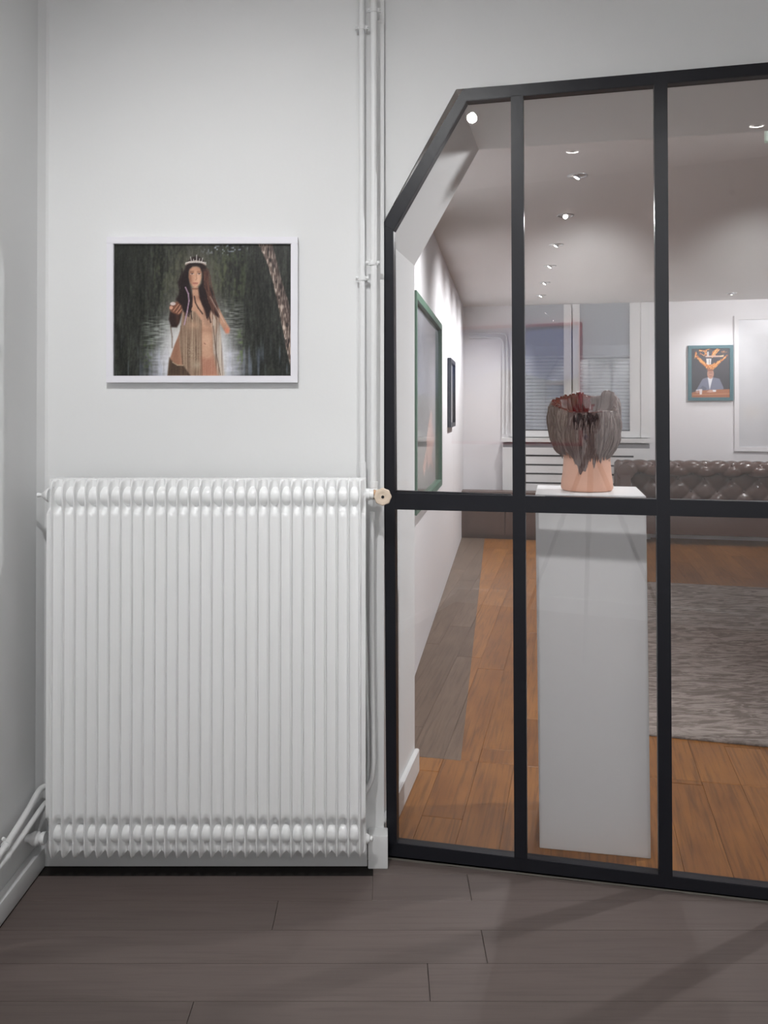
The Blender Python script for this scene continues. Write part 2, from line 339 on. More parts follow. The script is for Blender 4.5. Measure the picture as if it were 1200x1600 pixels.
# ------------------------------------------------------------------ floors, plank by plank
def clip(poly, nx, ny, c):                   # keep nx*x+ny*y >= c
    out = []
    for i in range(len(poly)):
        p, q = poly[i], poly[(i+1) % len(poly)]; a = nx*p[0]+ny*p[1]-c; b = nx*q[0]+ny*q[1]-c
        if a >= 0: out.append(p)
        if (a >= 0) != (b >= 0): t = a/(a-b); out.append((p[0]+(q[0]-p[0])*t, p[1]+(q[1]-p[1])*t))
    return out
def area(p): return abs(sum(p[i][0]*p[(i+1) % len(p)][1]-p[(i+1) % len(p)][0]*p[i][1] for i in range(len(p)))/2)
def plank(poly, mat, parent, top=0.0):
    ch = .0012
    c = V((sum(p[0] for p in poly)/len(poly), sum(p[1] for p in poly)/len(poly), 0)); n = len(poly)
    vs = [V((x, y, -.018)) for x, y in poly]+[V((x, y, top-ch)) for x, y in poly]
    for x, y in poly:
        d = (c-V((x, y, 0))); d = d/max(d.length, 1e-6); vs.append(V((x, y, top))+V((d.x*ch*.7, d.y*ch*2.5, 0)))
    fs = [tuple(range(2*n, 3*n))]+[(i, (i+1) % n, n+(i+1) % n, n+i) for i in range(n)]+[(n+i, n+(i+1) % n, 2*n+(i+1) % n, 2*n+i) for i in range(n)]
    return mesh_obj('plank', vs, fs, mat, parent)
rnd = random.Random(3)
fl1 = structure(box('floor', (XL-.1, YB-.1, -.06), (XR+.1, 2.9, -.018), M['dark']))
PW = .14
# plank seams measured at y=1407,1453,1505,1564
y_seam = on_floor(300, 1407).y
joints = {1: 2.6, -3: 1.9, 0: on_floor(430, 1430).x, -1: on_floor(757, 1480).x, -2: on_floor(670, 1535).x}
row = 1
yy = y_seam
rows = []
for k in range(-23, 3):
    rows.append((k, y_seam+k*PW, y_seam+(k+1)*PW))
for k, ya, yb_ in rows:
    ju = joints.get(k+1, None); L0 = 2.35
    x = (ju if ju is not None else XL+rnd.uniform(.2, 1.7))
    while x > XL: x -= L0+rnd.uniform(-.1, .15)
    if ju is not None: x = ju-L0*2
    while x < XR:
        xe = x+L0
        if ju is not None and k > -6: xe = x+L0
        p = [(x+.0005, ya+.0006), (xe-.0005, ya+.0006), (xe-.0005, yb_-.0006), (x+.0005, yb_-.0006)]
        base = ((1, 0, XL+.012 if k > 0 else XL+.03), (-1, 0, -XR), (0, 1, YB), (0, -1, -2.70), (-N.x, -N.y, -(D-.022)))
        gx_ = on_floor(583, 1356).x; variants = [base] if yb_ < 2.606 else [base+((-1, 0, -gx_), (0, -1, -2.606)), base+((1, 0, gx_),)]
        q_ = p
        for vr in variants:
            p = q_
            for cl in vr:
                p = clip(p, *cl)
                if len(p) < 3: break
            if len(p) >= 3 and area(p) > 2e-4: plank(p, M['floor1'], fl1)
        x = xe
fl2 = structure(prism('floor', [uv(-1.4, -.02, -.06), uv(UE+.1, -.02, -.06), uv(UE+.1, BO+.1, -.06), uv(-1.4, BO+.1, -.06)], Z*.042, M['dark']))
fl2.name = 'floor.001'
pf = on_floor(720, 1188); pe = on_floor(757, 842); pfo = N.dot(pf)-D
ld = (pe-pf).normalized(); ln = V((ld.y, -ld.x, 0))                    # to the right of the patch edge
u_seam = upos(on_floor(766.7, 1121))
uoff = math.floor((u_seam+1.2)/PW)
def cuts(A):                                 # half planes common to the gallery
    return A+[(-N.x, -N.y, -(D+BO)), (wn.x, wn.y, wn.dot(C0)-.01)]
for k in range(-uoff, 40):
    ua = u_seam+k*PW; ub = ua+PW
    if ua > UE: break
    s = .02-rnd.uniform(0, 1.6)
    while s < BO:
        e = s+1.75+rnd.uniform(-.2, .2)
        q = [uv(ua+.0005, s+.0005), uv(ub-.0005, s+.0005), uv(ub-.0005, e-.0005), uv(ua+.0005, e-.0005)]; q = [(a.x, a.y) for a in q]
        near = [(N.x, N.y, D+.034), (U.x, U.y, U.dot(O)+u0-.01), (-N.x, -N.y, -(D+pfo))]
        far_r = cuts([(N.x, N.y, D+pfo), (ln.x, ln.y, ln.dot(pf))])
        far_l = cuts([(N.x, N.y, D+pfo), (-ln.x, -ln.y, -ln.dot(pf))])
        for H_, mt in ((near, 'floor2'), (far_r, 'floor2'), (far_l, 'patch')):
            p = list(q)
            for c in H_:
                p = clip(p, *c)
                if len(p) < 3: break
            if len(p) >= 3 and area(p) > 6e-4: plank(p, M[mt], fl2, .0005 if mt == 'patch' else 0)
        s = e
# bare dark subfloor strip at radiator wall, with radiator shade put into its colour
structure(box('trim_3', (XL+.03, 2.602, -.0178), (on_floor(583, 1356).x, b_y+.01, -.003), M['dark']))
# ------------------------------------------------------------------ steel and glass partition
F0, F1 = -.018, .020
part = tag(empty('window_1', O), 'black steel-framed glass partition with cut-off upper corner', None, None, 'structure')
def rel(p): return p-O
def bar(name, px, f=F0, back=F1, bev=.0015):
    pts = [rel(G(x, y, f)) for x, y in px]; return prism(name, pts, N*(back-f), M['black'], part, bev)
bar('post', [(597, 351), (614.5, 360), (620, 1320), (604, 1339)])
bar('angled_rail', [(597, 351), (723, 139), (729, 158), (614.5, 360)], F0+.0004)
topz_o = G(1200, 97, F0).z; 
def ext(px1, px2, u, f=F0):                 # continue the pixel line px1->px2 to coordinate u on the partition
    a, b = G(*px1, f), G(*px2, f); t = (u-upos(a))/(upos(b)-upos(a)); return a+(b-a)*t
def bar3(name, pts, f=F0, back=F1): return prism(name, [rel(p) for p in pts], N*(back-f), M['black'], part, .0015)
bar3('top_rail', [G(723, 139, F0), ext((723, 139), (1200, 97), UR), ext((729, 158), (1200, 116.5), UR), G(729, 158, F0)])
bar3('bottom_rail', [G(605, 1316, F0), ext((620, 1318), (1200, 1388), UR), ext((610, 1337), (1200, 1406), UR), G(604, 1337, F0)], F0-.0008)
f2 = F0+.0006
bar3('middle_rail', [G(612, 770, f2), ext((612, 769.5), (1200, 784), UR, f2), ext((612, 796), (1200, 810), UR, f2), G(612, 796, f2)], f2)
b1 = [(798, 148), (817.5, 147), (823.5, 1345), (803.5, 1343)]; b2 = [(1022, 130), (1043, 128), (1051, 1375), (1029.5, 1370)]
bar('mullion', b1); bar('mullion', b2)
ub1 = upos(G(813, 700)); ub2 = upos(G(1036, 700)); pit = ub2-ub1; umul = [ub1, ub2]
for k in range(1, 5):
    u = ub2+pit*k
    if u > UR-.1: break
    umul.append(u); bar3('mullion', [uv(u-.02, F0, .02), uv(u+.02, F0, .02), uv(u+.02, F0, z2-.02), uv(u-.02, F0, z2-.02)])
bar3('post', [uv(UR-.045, F0, 0), uv(UR, F0, 0), uv(UR, F0, z2), uv(UR-.045, F0, z2)])
# inner steel bead seen above the middle rail of the first bay
prism('glazing_bead', [rel(G(616, 766, .006)), rel(G(799, 772, .006)), rel(G(799, 778, .006)), rel(G(616, 772, .006))], N*.012, M['black'], part)
# panes
umid = lambda u, t: uv(u, .004, t)
zm = G(800, 787).z; zt = z2-.03
def pane(pts):
    return prism('pane', [rel(p) for p in pts], N*.006, M['pane'], part)
ul = upos(G(608, 700, .004)); mullu = umul+[UR-.02]
zmid = lambda u: ext((612, 783), (1200, 797), u, .004).z
prev = ul
for i, u in enumerate(mullu):
    pane([uv(prev, .004, .03), uv(u, .004, .03), uv(u, .004, zmid(u)), uv(prev, .004, zmid(prev))])
    if i == 0:
        e1 = G(606, 352, .004); e2 = G(726, 148, .004)
        pane([uv(prev, .004, zmid(prev)), uv(u, .004, zmid(u)), uv(u, .004, e2.z), e2, e1])
    else: pane([uv(prev, .004, zmid(prev)), uv(u, .004, zmid(u)), uv(u, .004, zt), uv(prev, .004, zt)])
    prev = u
# ragged paint and filler line where the bottom rail meets the floor
rs2 = random.Random(5); bm = bmesh.new(); q = []
for i in range(90):
    u = -.01+i*(UR/89); q.append((u, -.0185-.003-rs2.random()*.004))
vsb = [bm.verts.new(uv(u, o, .0008)) for u, o in q]; vst = [bm.verts.new(uv(u, -.0175, .0035)) for u, o in q]
for i in range(89): bm.faces.new((vsb[i], vsb[i+1], vst[i+1], vst[i]))
structure(bm_obj('trim_4', bm, M['seam']))
# ------------------------------------------------------------------ radiator
YF = 2.535; RD = .105; PITCHX = 17.87*YF/FPX
zb = on_Y(300, 1346, YF).z; zt_ = on_Y(300, 748, YF+.03).z; RH = zt_-zb
xr0 = on_Y(78.5, 1000, YF).x; xr1 = xr0+27*PITCHX
rad = tag(empty('radiator', ((xr0+xr1)/2, YF+RD/2, 0)), 'tall white cast radiator with many narrow columns under the framed photograph', 'radiator')
def smst(a, b, x): t = min(1, max(0, (x-a)/(b-a))); return t*t*(3-2*t)
def section_mesh():
    zs = sorted(set([0, .004, .009, .015, .022, .03, .04, .055, .066, .074, .082, .09, .098, .106, .114, .122, .135, .2, RH/2]+[RH-v for v in (0, .002, .005, .01, .016, .024, .034, .045, .055, .062, .068, .074, .08, .086, .092, .098, .104, .112, .13, .2)]))
    Wf = PITCHX/2; rings = []
    for z in zs:
        st = RH-z
        r = .045
        if z < r: fr = (r-math.sqrt(max(0, r*r-(r-z)**2)))*.45
        elif st < .03: fr = .03-math.sqrt(max(0, .03**2-(.03-st)**2))
        else: fr = 0
        tip = .0021*min(1, .3+z/.02) if z < .02 else .0021
        half = [(tip*.5, fr), (tip, fr+.0012), (tip*1.25, fr+.006), (.0033, max(.0105, fr+.0075))]
        Wz = Wf*(.22+.78*smst(0, .017, z))
        for f in (.22, .36, .52, .70, .86, 1.0):
            bend = math.sqrt(max(0, 1-(1-f)**2.2))
            kb = smst(.070+.030*bend, .088+.036*bend, z); kt = smst(.058+.028*bend, .070+.034*bend, st); k = min(kb, kt)
            half.append((max(Wz*f, .0033), max(fr+.008, .0118+.0006*f+.022*(1-k)*min(1, f*1.6)))) 
        half.append((max(Wz, .0034), RD/2))
        ring = half+[(x, RD-y) for x, y in half[::-1][1:]]
        ring = ring+[(-x, y) for x, y in ring[::-1]]
        rings.append([(x, y-RD/2, z) for x, y in ring])
    n = len(rings[0]); vs = [p for r_ in rings for p in r_]; fs = []
    for i in range(len(rings)-1):
        for k in range(n): fs.append((i*n+k, i*n+(k+1) % n, (i+1)*n+(k+1) % n, (i+1)*n+k))
    fs.append(tuple(range(n))); fs.append(tuple(range((len(rings)-1)*n, len(rings)*n)))
    return vs, fs
vs, fs = section_mesh(); s0 = mesh_obj('section', vs, fs, M['enamel'], rad, True); s0.data.set_sharp_from_angle(angle=math.radians(55))
xm = (xr0+xr1)/2
for k in range(28):
    s = s0 if k == 0 else link(s0.copy(), rad)
    s.location = (xr0+k*PITCHX-xm, 0, zb)
def header(z, yoff, rr):
    prof = []; L = xr1-xr0
    for k in range(27*8+1):
        ph = k/8; prof.append((k*L/(27*8), rr*(.86+.14*abs(math.sin(ph*PI))**.8)))
    lathe('connecting_tube', (xr0-xm, yoff, z), (1, 0, 0), prof, M['enamel'], rad, 18, 80)
zh_t = zt_-.052; zh_b = zb+.066
for zz in (zh_t, zh_b):
    header(zz, -RD/2+.047, .031)
# plugs and valves
px_l = on_Y(72, 772, YF+.06)
lathe('end_plug', (xr0-.0165-xm, -.018, px_l.z), (-1, 0, 0), [(0, .021), (.003, .0215), (.008, .0185), (.014, .014), (.019, .010), (.022, .0055), (.027, .005), (.030, .0068), (.036, .0068), (.038, .003)], M['enamel'], rad, 20)
tube('vent_key', [(xr0-.016-xm, -.02, px_l.z+.016), (xr0+.01-xm, -.05, px_l.z+.027)], .0015, M['enamel'], rad, 8)
pr = on_Y(568, 1308, YF+.06)
lathe('lower_plug', (pr.x-.012-xm, 0, pr.z), (1, 0, 0), [(0, .021), (.012, .021), (.018, .017), (.026, .013), (.03, .012), (.033, .0075), (.039, .008), (.042, .004)], M['enamel'], rad, 10)
pv = on_Y(66, 1308, YF+.06)
lathe('return_valve', (pv.x+.012-xm, 0, pv.z), (-1, 0, 0), [(0, .018), (.006, .019), (.010, .019), (.012, .015), (.016, .014), (.019, .019), (.024, .021), (.034, .021), (.040, .017), (.048, .012), (.060, .011)], M['enamel'], rad, 12)
tv = on_Y(566, 772, YF+.06)
lathe('supply_union', (tv.x-.012-xm, 0, tv.z), (1, 0, 0), [(0, .019), (.008, .020), (.022, .020), (.026, .018), (.034, .018), (.036, .0155), (.046, .0155)], M['enamel'], rad, 12)
# pipes
zc = lambda y, Y=WY-.03: on_Y(580, y, Y).z
vb = tag(empty('heating_pipe', (on_Y(584, 700, 2.645).x, 2.645, 0)), 'front white pipe running down the wall to the beige valve, thicker than its neighbour', 'pipe')
xb = on_Y(584, 700, 2.645).x
zval = on_Y(590, 764, 2.6).z
tube('pipe_run', [V((0, 0, ROOM1_H-.001)), V((0, 0, 1.9)), V((-.001, 0, zval))], .0098, M['pipe'], vb, 16)
tube('pipe_collar', [V((0, 0, on_Y(584, 752, 2.645).z)), V((0, 0, on_Y(584, 762, 2.645).z))], .0125, M['pipe'], vb, 16)
low = [(581.5, 800), (580.5, 960), (583, 1150), (583, 1195), (579, 1222), (566, 1240), (556, 1246)]
tube('pipe_run', smooth_path([on_Y(x, y, 2.66)-vb.location for x, y in low], 5), .0082, M['pipe'], vb, 14)
va = tag(empty('heating_pipe', (on_Y(565, 700, 2.672).x, 2.672, 0)), 'slim white pipe left of the pair, hard against the wall', 'pipe')
tube('pipe_run', [on_Y(565, -60, 2.672)-va.location, on_Y(566, 740, 2.672)-va.location], .0086, M['pipe'], va, 14)
tube('pipe_sleeve', [on_Y(566.5, 722, 2.672)-va.location, on_Y(567, 770, 2.672)-va.location], .0108, M['pipe'], va, 14)
tube('pipe_run', smooth_path([on_Y(x, y, 2.68)-va.location for x, y in [(567, 770), (570, 960), (575.5, 1150), (575.5, 1210), (572, 1235), (560, 1252), (552, 1256)]], 5), .0055, M['pipe'], va, 14)
def clamp(parent, x, y, Y, r):
    c = on_Y(x, y, Y)-parent.location
    bm = bmesh.new()
    add_tube(bm, [c+V((0, 0, -.007)), c+V((0, 0, .007))], r*1.28, 16)
    for s in (-1, 1): add_box(bm, (c.x+s*r*1.2-(.010 if s < 0 else 0), c.y-.004, c.z-.006), (c.x+s*r*1.2+(.010 if s > 0 else 0), c.y+.006, c.z+.006), None, .0015)
    add_tube(bm, [c+V((.012, 0, -.004)), c+V((.012, WY-Y, -.004))], .0035, 8)
    o = bm_obj('wall_clamp', bm, M['pipe'], parent, auto=40)
    for s in (-1, 1): lathe('screw', c+V((s*(r*1.2+.006), -.004, 0)), (0, -1, 0), [(0, .004), (.004, .004), (.006, .002)], M['pipe'], o, 8)
clamp(vb, 584, 16, 2.645, .0098); clamp(vb, 582.5, 411, 2.645, .0098)
clamp(va, 565.5, 43, 2.672, .0086); clamp(va, 566, 435, 2.672, .0086)
for y in (100, 165, 300, 520, 640): tube('paint_ring', [on_Y(584 if y < 500 else 583, y, 2.645)-vb.location, on_Y(584 if y < 500 else 583, y+2, 2.645)-vb.location], .0102, M['pipe'], vb, 14)
# valve (thing of its own)
vc = on_Y(598, 776, 2.575)
rv = tag(empty('radiator_valve', vc), 'yellowed round hand valve with dark centre beside the black frame', 'valve')
o = lathe('hand_wheel', (0, .012, 0), (0, -1, 0), [(0, .016), (.004, .022), (.010, .0255), (.018, .0255), (.022, .0235), (.0235, .017), (.022, .0125), (.0215, .008)], M['beige'], rv, 32)
me = o.data
for v in me.vertices:
    a = math.atan2(v.co.z, v.co.x); rr = math.hypot(v.co.x, v.co.z)
    if rr > .020: f = 1+.045*math.cos(8*a); v.co.x *= f; v.co.z *= f
lathe('screw_recess', (0, -.0092, 0), (0, -1, 0), [(0, .0045), (.0022, .0045), (.0023, .001)], M['blackhole'], rv, 16)
lathe('spindle', (0, .06, .002), (0, -1, 0), [(0, .013), (.03, .013), (.034, .016), (.046, .016), (.05, .012)], M['beige'], rv, 10)
lathe('brass_nut', (-.036, .03, .004), (1, 0, 0), [(0, .013), (.002, .0155), (.014, .0155), (.016, .013), (.03, .012)], M['brass'], rv, 6, 20)
tube('valve_body', [(-.034, .035, .002), (-.005, .035, .002)], .0125, M['beige'], rv, 12)
lathe('pipe_boss', (xb-vc.x, 2.645-vc.y, .0), (0, 0, 1), [(-.016, .014), (0, .016), (.012, .015), (.02, .011)], M['pipe'], rv, 14)
# pipes on the left wall
lp = tag(empty('wall_pipe', (XL+.05, 2.5, .2)), 'upper of the two white pipes bending from radiator along left wall', 'pipe')
lp2 = tag(empty('wall_pipe', (XL+.06, 2.5, .15)), 'lower white pipe bending from radiator along the left wall', 'pipe')
def pth(L, root): return smooth_path([on_Y(x, y, Y)-root.location for x, y, Y in L], 5)
tube('pipe_run', pth([(100, 1222, 2.665), (80, 1227, 2.66), (66, 1231, 2.64), (57, 1242, 2.60), (46, 1262, 2.54), (20, 1304, 2.41), (0, 1334, 2.32), (-40, 1392, 2.16), (-130, 1520, 1.9)], lp), .0092, M['pipe'], lp, 14)
tube('pipe_run', pth([(100, 1244, 2.655), (80, 1250, 2.65), (70, 1256, 2.63), (61, 1268, 2.58), (46, 1290, 2.51), (20, 1327, 2.40), (-4, 1358, 2.30), (-40, 1405, 2.16), (-130, 1530, 1.92)], lp2), .0082, M['pipe'], lp2, 14)
c1 = on_Y(10, 1319, 2.365); c2_ = on_Y(12, 1337, 2.37)
bm = bmesh.new(); dv = (on_Y(0, 1334, 2.32)-on_Y(20, 1304, 2.41)).normalized()
add_tube(bm, [c1-lp.location-dv*.008, c1-lp.location+dv*.008], .0125, 12)
cl_ = bm_obj('pipe_clip', bm, M['pipe'], lp, auto=40)
lathe('clip_screw', c1-lp.location+V((-.004, -.004, .012)), (-.2, -.5, 1), [(0, .005), (.006, .006), (.010, .004)], M['pipe'], lp, 8)
bm = bmesh.new(); add_tube(bm, [c2_-lp2.location-dv*.006, c2_-lp2.location+dv*.006], .0105, 12); bm_obj('pipe_clip', bm, M['pipe'], lp2, auto=40)
wc = on_Y(1, 1328, 2.37); tube('clip_strap', [wc-lp2.location+V((.006, 0, -.012)), wc-lp2.location+V((.009, 0, .004)), wc-lp2.location+V((-.012, 0, .012))], .0013, M['blackhole'], lp2, 6)
vp_ = on_Y(40, 1312, YF+.06)
# ------------------------------------------------------------------ framed photograph over the radiator
def woman():
    A_ = (300, 222, 84, 1077, 104, 838); c = Canvas(*A_, (36, 38, 33))
    def G_(cx, cy, rx, ry, p=2): return np.exp(-np.abs((c.X-cx)/rx)**p-np.abs((c.Y-cy)/ry)**p)
    def mask(pts, soft=1.5): k = Canvas(*A_, (0, 0, 0)); k.poly(pts, (1, 1, 1), soft); return k.a[..., 0]
    for sy, sx, a in ((40, 3, 20), (14, 2, 20), (60, 8, 22), (3, 2, 14)): c.noise(sy, sx, a)
    leaf = np.clip((vnoise(c.h, c.w, 5, 3)*.6+vnoise(c.h, c.w, 20, 4)*.6-.5)*2.4, 0, 1)
    c.mix(leaf*G_(380, 250, 130, 190)*.42, (94, 98, 74)); c.mix(leaf*G_(730, 270, 100, 150)*.55, (100, 112, 72)); c.mix(leaf*.1, (90, 100, 70)); c.mix(G_(120, 200, 90, 300)*.5, (24, 26, 22))
    n = vnoise(c.h, c.w, 1.6, 9); n2 = vnoise(c.h, c.w, 30, 4); n3 = vnoise(c.h, c.w, 2.5, 14)
    c.mix(np.clip((c.Y-480)/60, 0, 1)*G_(335, 590, 85, 120, 4)*np.clip((n-.25)*1.8, 0, 1)*.75, (142, 150, 140))
    c.mix(np.clip((c.Y-390)/60, 0, 1)*G_(740, 520, 70, 140, 4)*np.clip((n-.35)*1.8, 0, 1)*.7, (140, 144, 138))
    c.mix(np.clip((c.Y-670)/45, 0, 1)*np.clip((n3*.5+n2*.5)+.25, 0, 1)*G_(545, 760, 272, 150, 6), (188, 189, 204))
    c.mix(np.clip((c.Y-590)/150, 0, 1)*np.clip((n2-.6)*3, 0, 1)*.5, (128, 138, 158))
    c.mix(np.clip((vnoise(c.h, c.w, 3, 3)-.66)*4, 0, 1)*G_(700, 130, 120, 34), (170, 180, 200))
    c.mix(np.clip((vnoise(c.h, c.w, 5, 3)-.42)*2.2, 0, 1)*G_(792, 690, 20, 110, 3)*.8, (92, 112, 62)); c.mix(np.clip((vnoise(c.h, c.w, 5, 3)-.42)*2.2, 0, 1)*G_(270, 720, 34, 90, 3)*.7, (70, 84, 52))
    c.mix(G_(545, 350, 130, 240)*.55, (168, 162, 142)); c.mix(G_(545, 640, 182, 200, 3)*.8, (206, 206, 206)); c.mix(G_(548, 730, 200, 165, 4)*.95, (242, 242, 246))
    c.noise(6, 2, 12)
    tr = [(892, 104), (966, 104), (990, 180), (1016, 290), (1058, 420), (1078, 500), (1078, 800), (1050, 690), (1010, 480), (978, 330), (940, 205)]
    ms = mask(tr); c.mix(ms, (104, 88, 80)); bark = np.clip((vnoise(c.h, c.w, 7, 1.4)-.42)*2.6, 0, 1); c.mix(ms*bark, (206, 188, 174)); c.mix(ms*np.clip((vnoise(c.h, c.w, 9, 1.6)-.6)*4, 0, 1), (44, 36, 34))
    c.mix(ms*np.clip((c.X-(905+(c.Y-104)*.235))/60-.5, 0, .6), (60, 48, 46))
    # gauzy cloak behind
    cl = [(402, 560), (398, 700), (384, 835), (704, 835), (694, 640), (676, 500), (640, 400), (470, 400), (430, 470)]
    c.mix(mask(cl, 6)*.30, (206, 200, 190))
    body = [(524, 345), (556, 345), (562, 388), (598, 408), (640, 430), (672, 462), (700, 515), (734, 575), (728, 600), (710, 600), (690, 566), (668, 528), (664, 580), (650, 625), (640, 668), (644, 710), (668, 762), (688, 835), (386, 835), (394, 752), (424, 664), (446, 612), (462, 560), (468, 500), (476, 455), (500, 420), (520, 392)]
    bm_ = mask(body); c.mix(bm_, (196, 152, 126))
    sh = G_(430, 700, 40, 190)*.6+G_(468, 540, 22, 80)*.4+G_(655, 660, 22, 90)*.45+G_(545, 405, 60, 16)*.3+G_(610, 585, 60, 20)*.35+G_(540, 700, 30, 160)*.25+G_(600, 800, 14, 60)*.3+G_(700, 580, 14, 26)*.2
    c.mix(bm_*np.clip(sh, 0, .8), (122, 80, 62)); c.mix(bm_*(G_(600, 640, 34, 80)*.45+G_(612, 520, 34, 30)*.4+G_(570, 440, 40, 22)*.35+G_(620, 780, 22, 50)*.3), (226, 188, 160)); c.mix(G_(718, 585, 12, 16)*.8, (222, 130, 104))
    fold = vnoise(c.h, c.w, 60, 1.4); knit = vnoise(c.h, c.w, 1.3, 1.3)
    d1 = mask([(470, 500), (500, 470), (540, 480), (574, 530), (572, 620), (578, 835), (500, 835), (470, 780), (448, 640), (458, 560)], 2)
    c.mix(d1*.8, (138, 116, 98)); c.mix(d1*np.clip((fold-.5)*1.6, 0, .6), (192, 172, 146)); c.mix(d1*np.clip((.45-fold)*1.6, 0, .6), (84, 66, 54)); c.mix(d1*G_(520, 700, 40, 60)*np.clip((knit-.4), 0, .5), (204, 186, 160)); c.mix(d1*G_(530, 555, 34, 20)*.5, (206, 166, 136)); c.mix(G_(548, 775, 26, 24)*.65, (188, 172, 148))
    d2 = mask([(575, 480), (630, 462), (674, 500), (670, 555), (630, 568), (590, 552)], 3); c.mix(d2*.85, (170, 132, 110)); c.mix(d2*np.clip((fold-.45)*1.5, 0, .5), (208, 170, 146))
    d3 = mask([(630, 480), (672, 500), (702, 835), (662, 835), (640, 700)], 2); c.mix(d3*.7, (150, 128, 112)); c.mix(d3*np.clip((fold-.4)*2, 0, .8), (216, 204, 188)); c.mix(d3*np.clip((.4-fold)*2, 0, .6), (74, 54, 46))
    d4 = mask([(395, 735), (416, 762), (440, 778), (474, 780), (512, 835), (384, 835)], 2); c.mix(d4*.9, (64, 50, 40)); c.mix(d4*np.clip((fold-.5)*1.4, 0, .4), (120, 100, 78))
    d5 = mask([(570, 730), (600, 745), (640, 730), (664, 835), (575, 835)], 4); c.mix(d5*.75, (172, 118, 98)); c.mix(d5*np.clip((fold-.5)*1.2, 0, .4), (206, 162, 138))
    for p, wd, col in (([(458, 560), (461, 680), (468, 770)], 3.5, (84, 62, 50)), ([(412, 760), (440, 777), (472, 778)], 4, (206, 188, 158)), ([(640, 560), (655, 700), (680, 830)], 4, (84, 64, 54)), ([(401, 560), (410, 620), (410, 680)], 6, (110, 92, 78)), ([(574, 530), (574, 700), (578, 835)], 3, (96, 74, 60)), ([(590, 655), (596, 661)], 4, (110, 60, 46))): c.stroke(p, wd, col, .8)
    # hair: dark mass, wavy locks
    hair = [(520, 180), (496, 205), (478, 250), (458, 285), (440, 318), (454, 352), (446, 385), (430, 412), (456, 455), (486, 492), (512, 480), (520, 440), (524, 395), (514, 345), (500, 300), (500, 260), (524, 228), (560, 230), (578, 270), (574, 320), (556, 350), (562, 400), (584, 455), (600, 500), (610, 524), (626, 474), (650, 500), (672, 512), (660, 440), (640, 400), (638, 368), (618, 330), (614, 290), (604, 250), (590, 205), (565, 177), (545, 172)]
    hm = mask(hair, 2.5); c.mix(hm, (38, 24, 24)); hr = np.random.RandomState(5)
    for i in range(46):
        left = i % 2; t0 = hr.rand(); x0 = (470+34*t0) if left else (582+30*t0); y0 = 230+60*hr.rand(); pts = []; x = x0
        for q in range(7): x += ((-5 if q < 3 else 3) if left else (3 if q < 3 else 11))+hr.randn()*5; pts.append((x, y0+q*42*(.7+.3*t0)))
        c.stroke(pts, 2.5+2*hr.rand(), [(78, 50, 44), (34, 20, 22), (112, 76, 62), (26, 16, 17)][i % 4], .7)
    for p in ([(534, 395), (540, 430), (556, 460), (580, 492)], [(566, 400), (580, 440), (600, 475), (604, 515)], [(590, 400), (612, 440), (616, 500), (626, 540)], [(520, 400), (520, 450), (502, 492)]): c.stroke(p, 7, (46, 29, 28), .85)
    c.stroke([(484, 345), (500, 380), (504, 420), (494, 480), (478, 552)], 7, (186, 158, 178), .85); c.stroke([(622, 395), (652, 450), (702, 540)], 3, (214, 196, 178), .8); c.stroke([(612, 390), (640, 440), (668, 490)], 3, (150, 116, 100), .7)
    # dark sleeve and open hand
    sm = mask([(398, 478), (466, 482), (452, 540), (436, 568), (404, 566), (391, 522)], 2); c.mix(sm, (44, 27, 24)); c.mix(sm*G_(440, 520, 12, 40)*.5, (98, 66, 52))
    c.mix(mask([(396, 445), (412, 430), (440, 424), (464, 448), (468, 484), (446, 498), (410, 486), (396, 470)], 2), (124, 82, 64)); c.blob(414, 436, 18, 11, (214, 200, 196), .9, 2); c.blob(404, 458, 11, 10, (206, 156, 130), 1, 3)
    for p in ([(418, 476), (436, 452), (446, 440)], [(432, 484), (450, 462), (456, 448)], [(446, 490), (462, 470)]): c.stroke(p, 5, (188, 138, 112)); c.stroke([(x+5, y+3) for x, y in p], 2, (70, 42, 34), .8)
    # head
    fm = mask([(504, 262), (508, 244), (524, 232), (545, 230), (564, 238), (573, 262), (573, 292), (566, 322), (552, 342), (537, 348), (522, 340), (510, 318), (503, 290)], 2); c.mix(fm, (210, 162, 134)); c.mix(fm*G_(508, 300, 14, 60)*.7, (126, 80, 60)); c.mix(fm*G_(560, 240, 40, 14)*.35, (150, 104, 82)); c.mix(fm*G_(556, 300, 14, 22)*.4, (236, 196, 168))
    for ex in (521, 560): c.stroke([(ex-8, 271), (ex+8, 271)], 6, (206, 190, 182), .7); c.blob(ex, 270, 4.5, 4.5, (40, 28, 26), .95, 2); c.stroke([(ex-9, 266), (ex+8, 266)], 2.5, (58, 38, 34), .9); c.stroke([(ex-10, 257), (ex+9, 256)], 3, (86, 56, 44), .8); c.blob(ex, 263, 11, 6, (150, 102, 80), .5)
    c.stroke([(544, 272), (547, 298), (540, 305)], 3, (160, 108, 86), .8); c.stroke([(526, 322), (552, 322)], 5, (158, 84, 78), .9); c.stroke([(530, 329), (548, 329)], 3, (196, 130, 116), .8); c.stroke([(522, 353), (552, 353)], 8, (120, 78, 62), .7)
    for y in (212, 206): c.stroke([(484, y+8), (506, y-3), (540, y-8), (574, y-3), (598, y+10)], 6, (206, 194, 184) if y == 206 else (140, 122, 112), .95)
    for x in range(488, 600, 9): c.blob(x, 213-8*math.cos((x-542)/60), 4, 4, (232, 226, 220), .9, 2)
    for x, y, q in ((512, 176, 6), (546, 166, 0), (580, 182, -6), (528, 188, 3), (563, 186, -3)): c.stroke([(x+q, 206), (x, y)], 4, (208, 202, 198), .9)
    c.noise(2, 2, 9); c.noise(1.2, 1.2, 6); return c
fY = WY
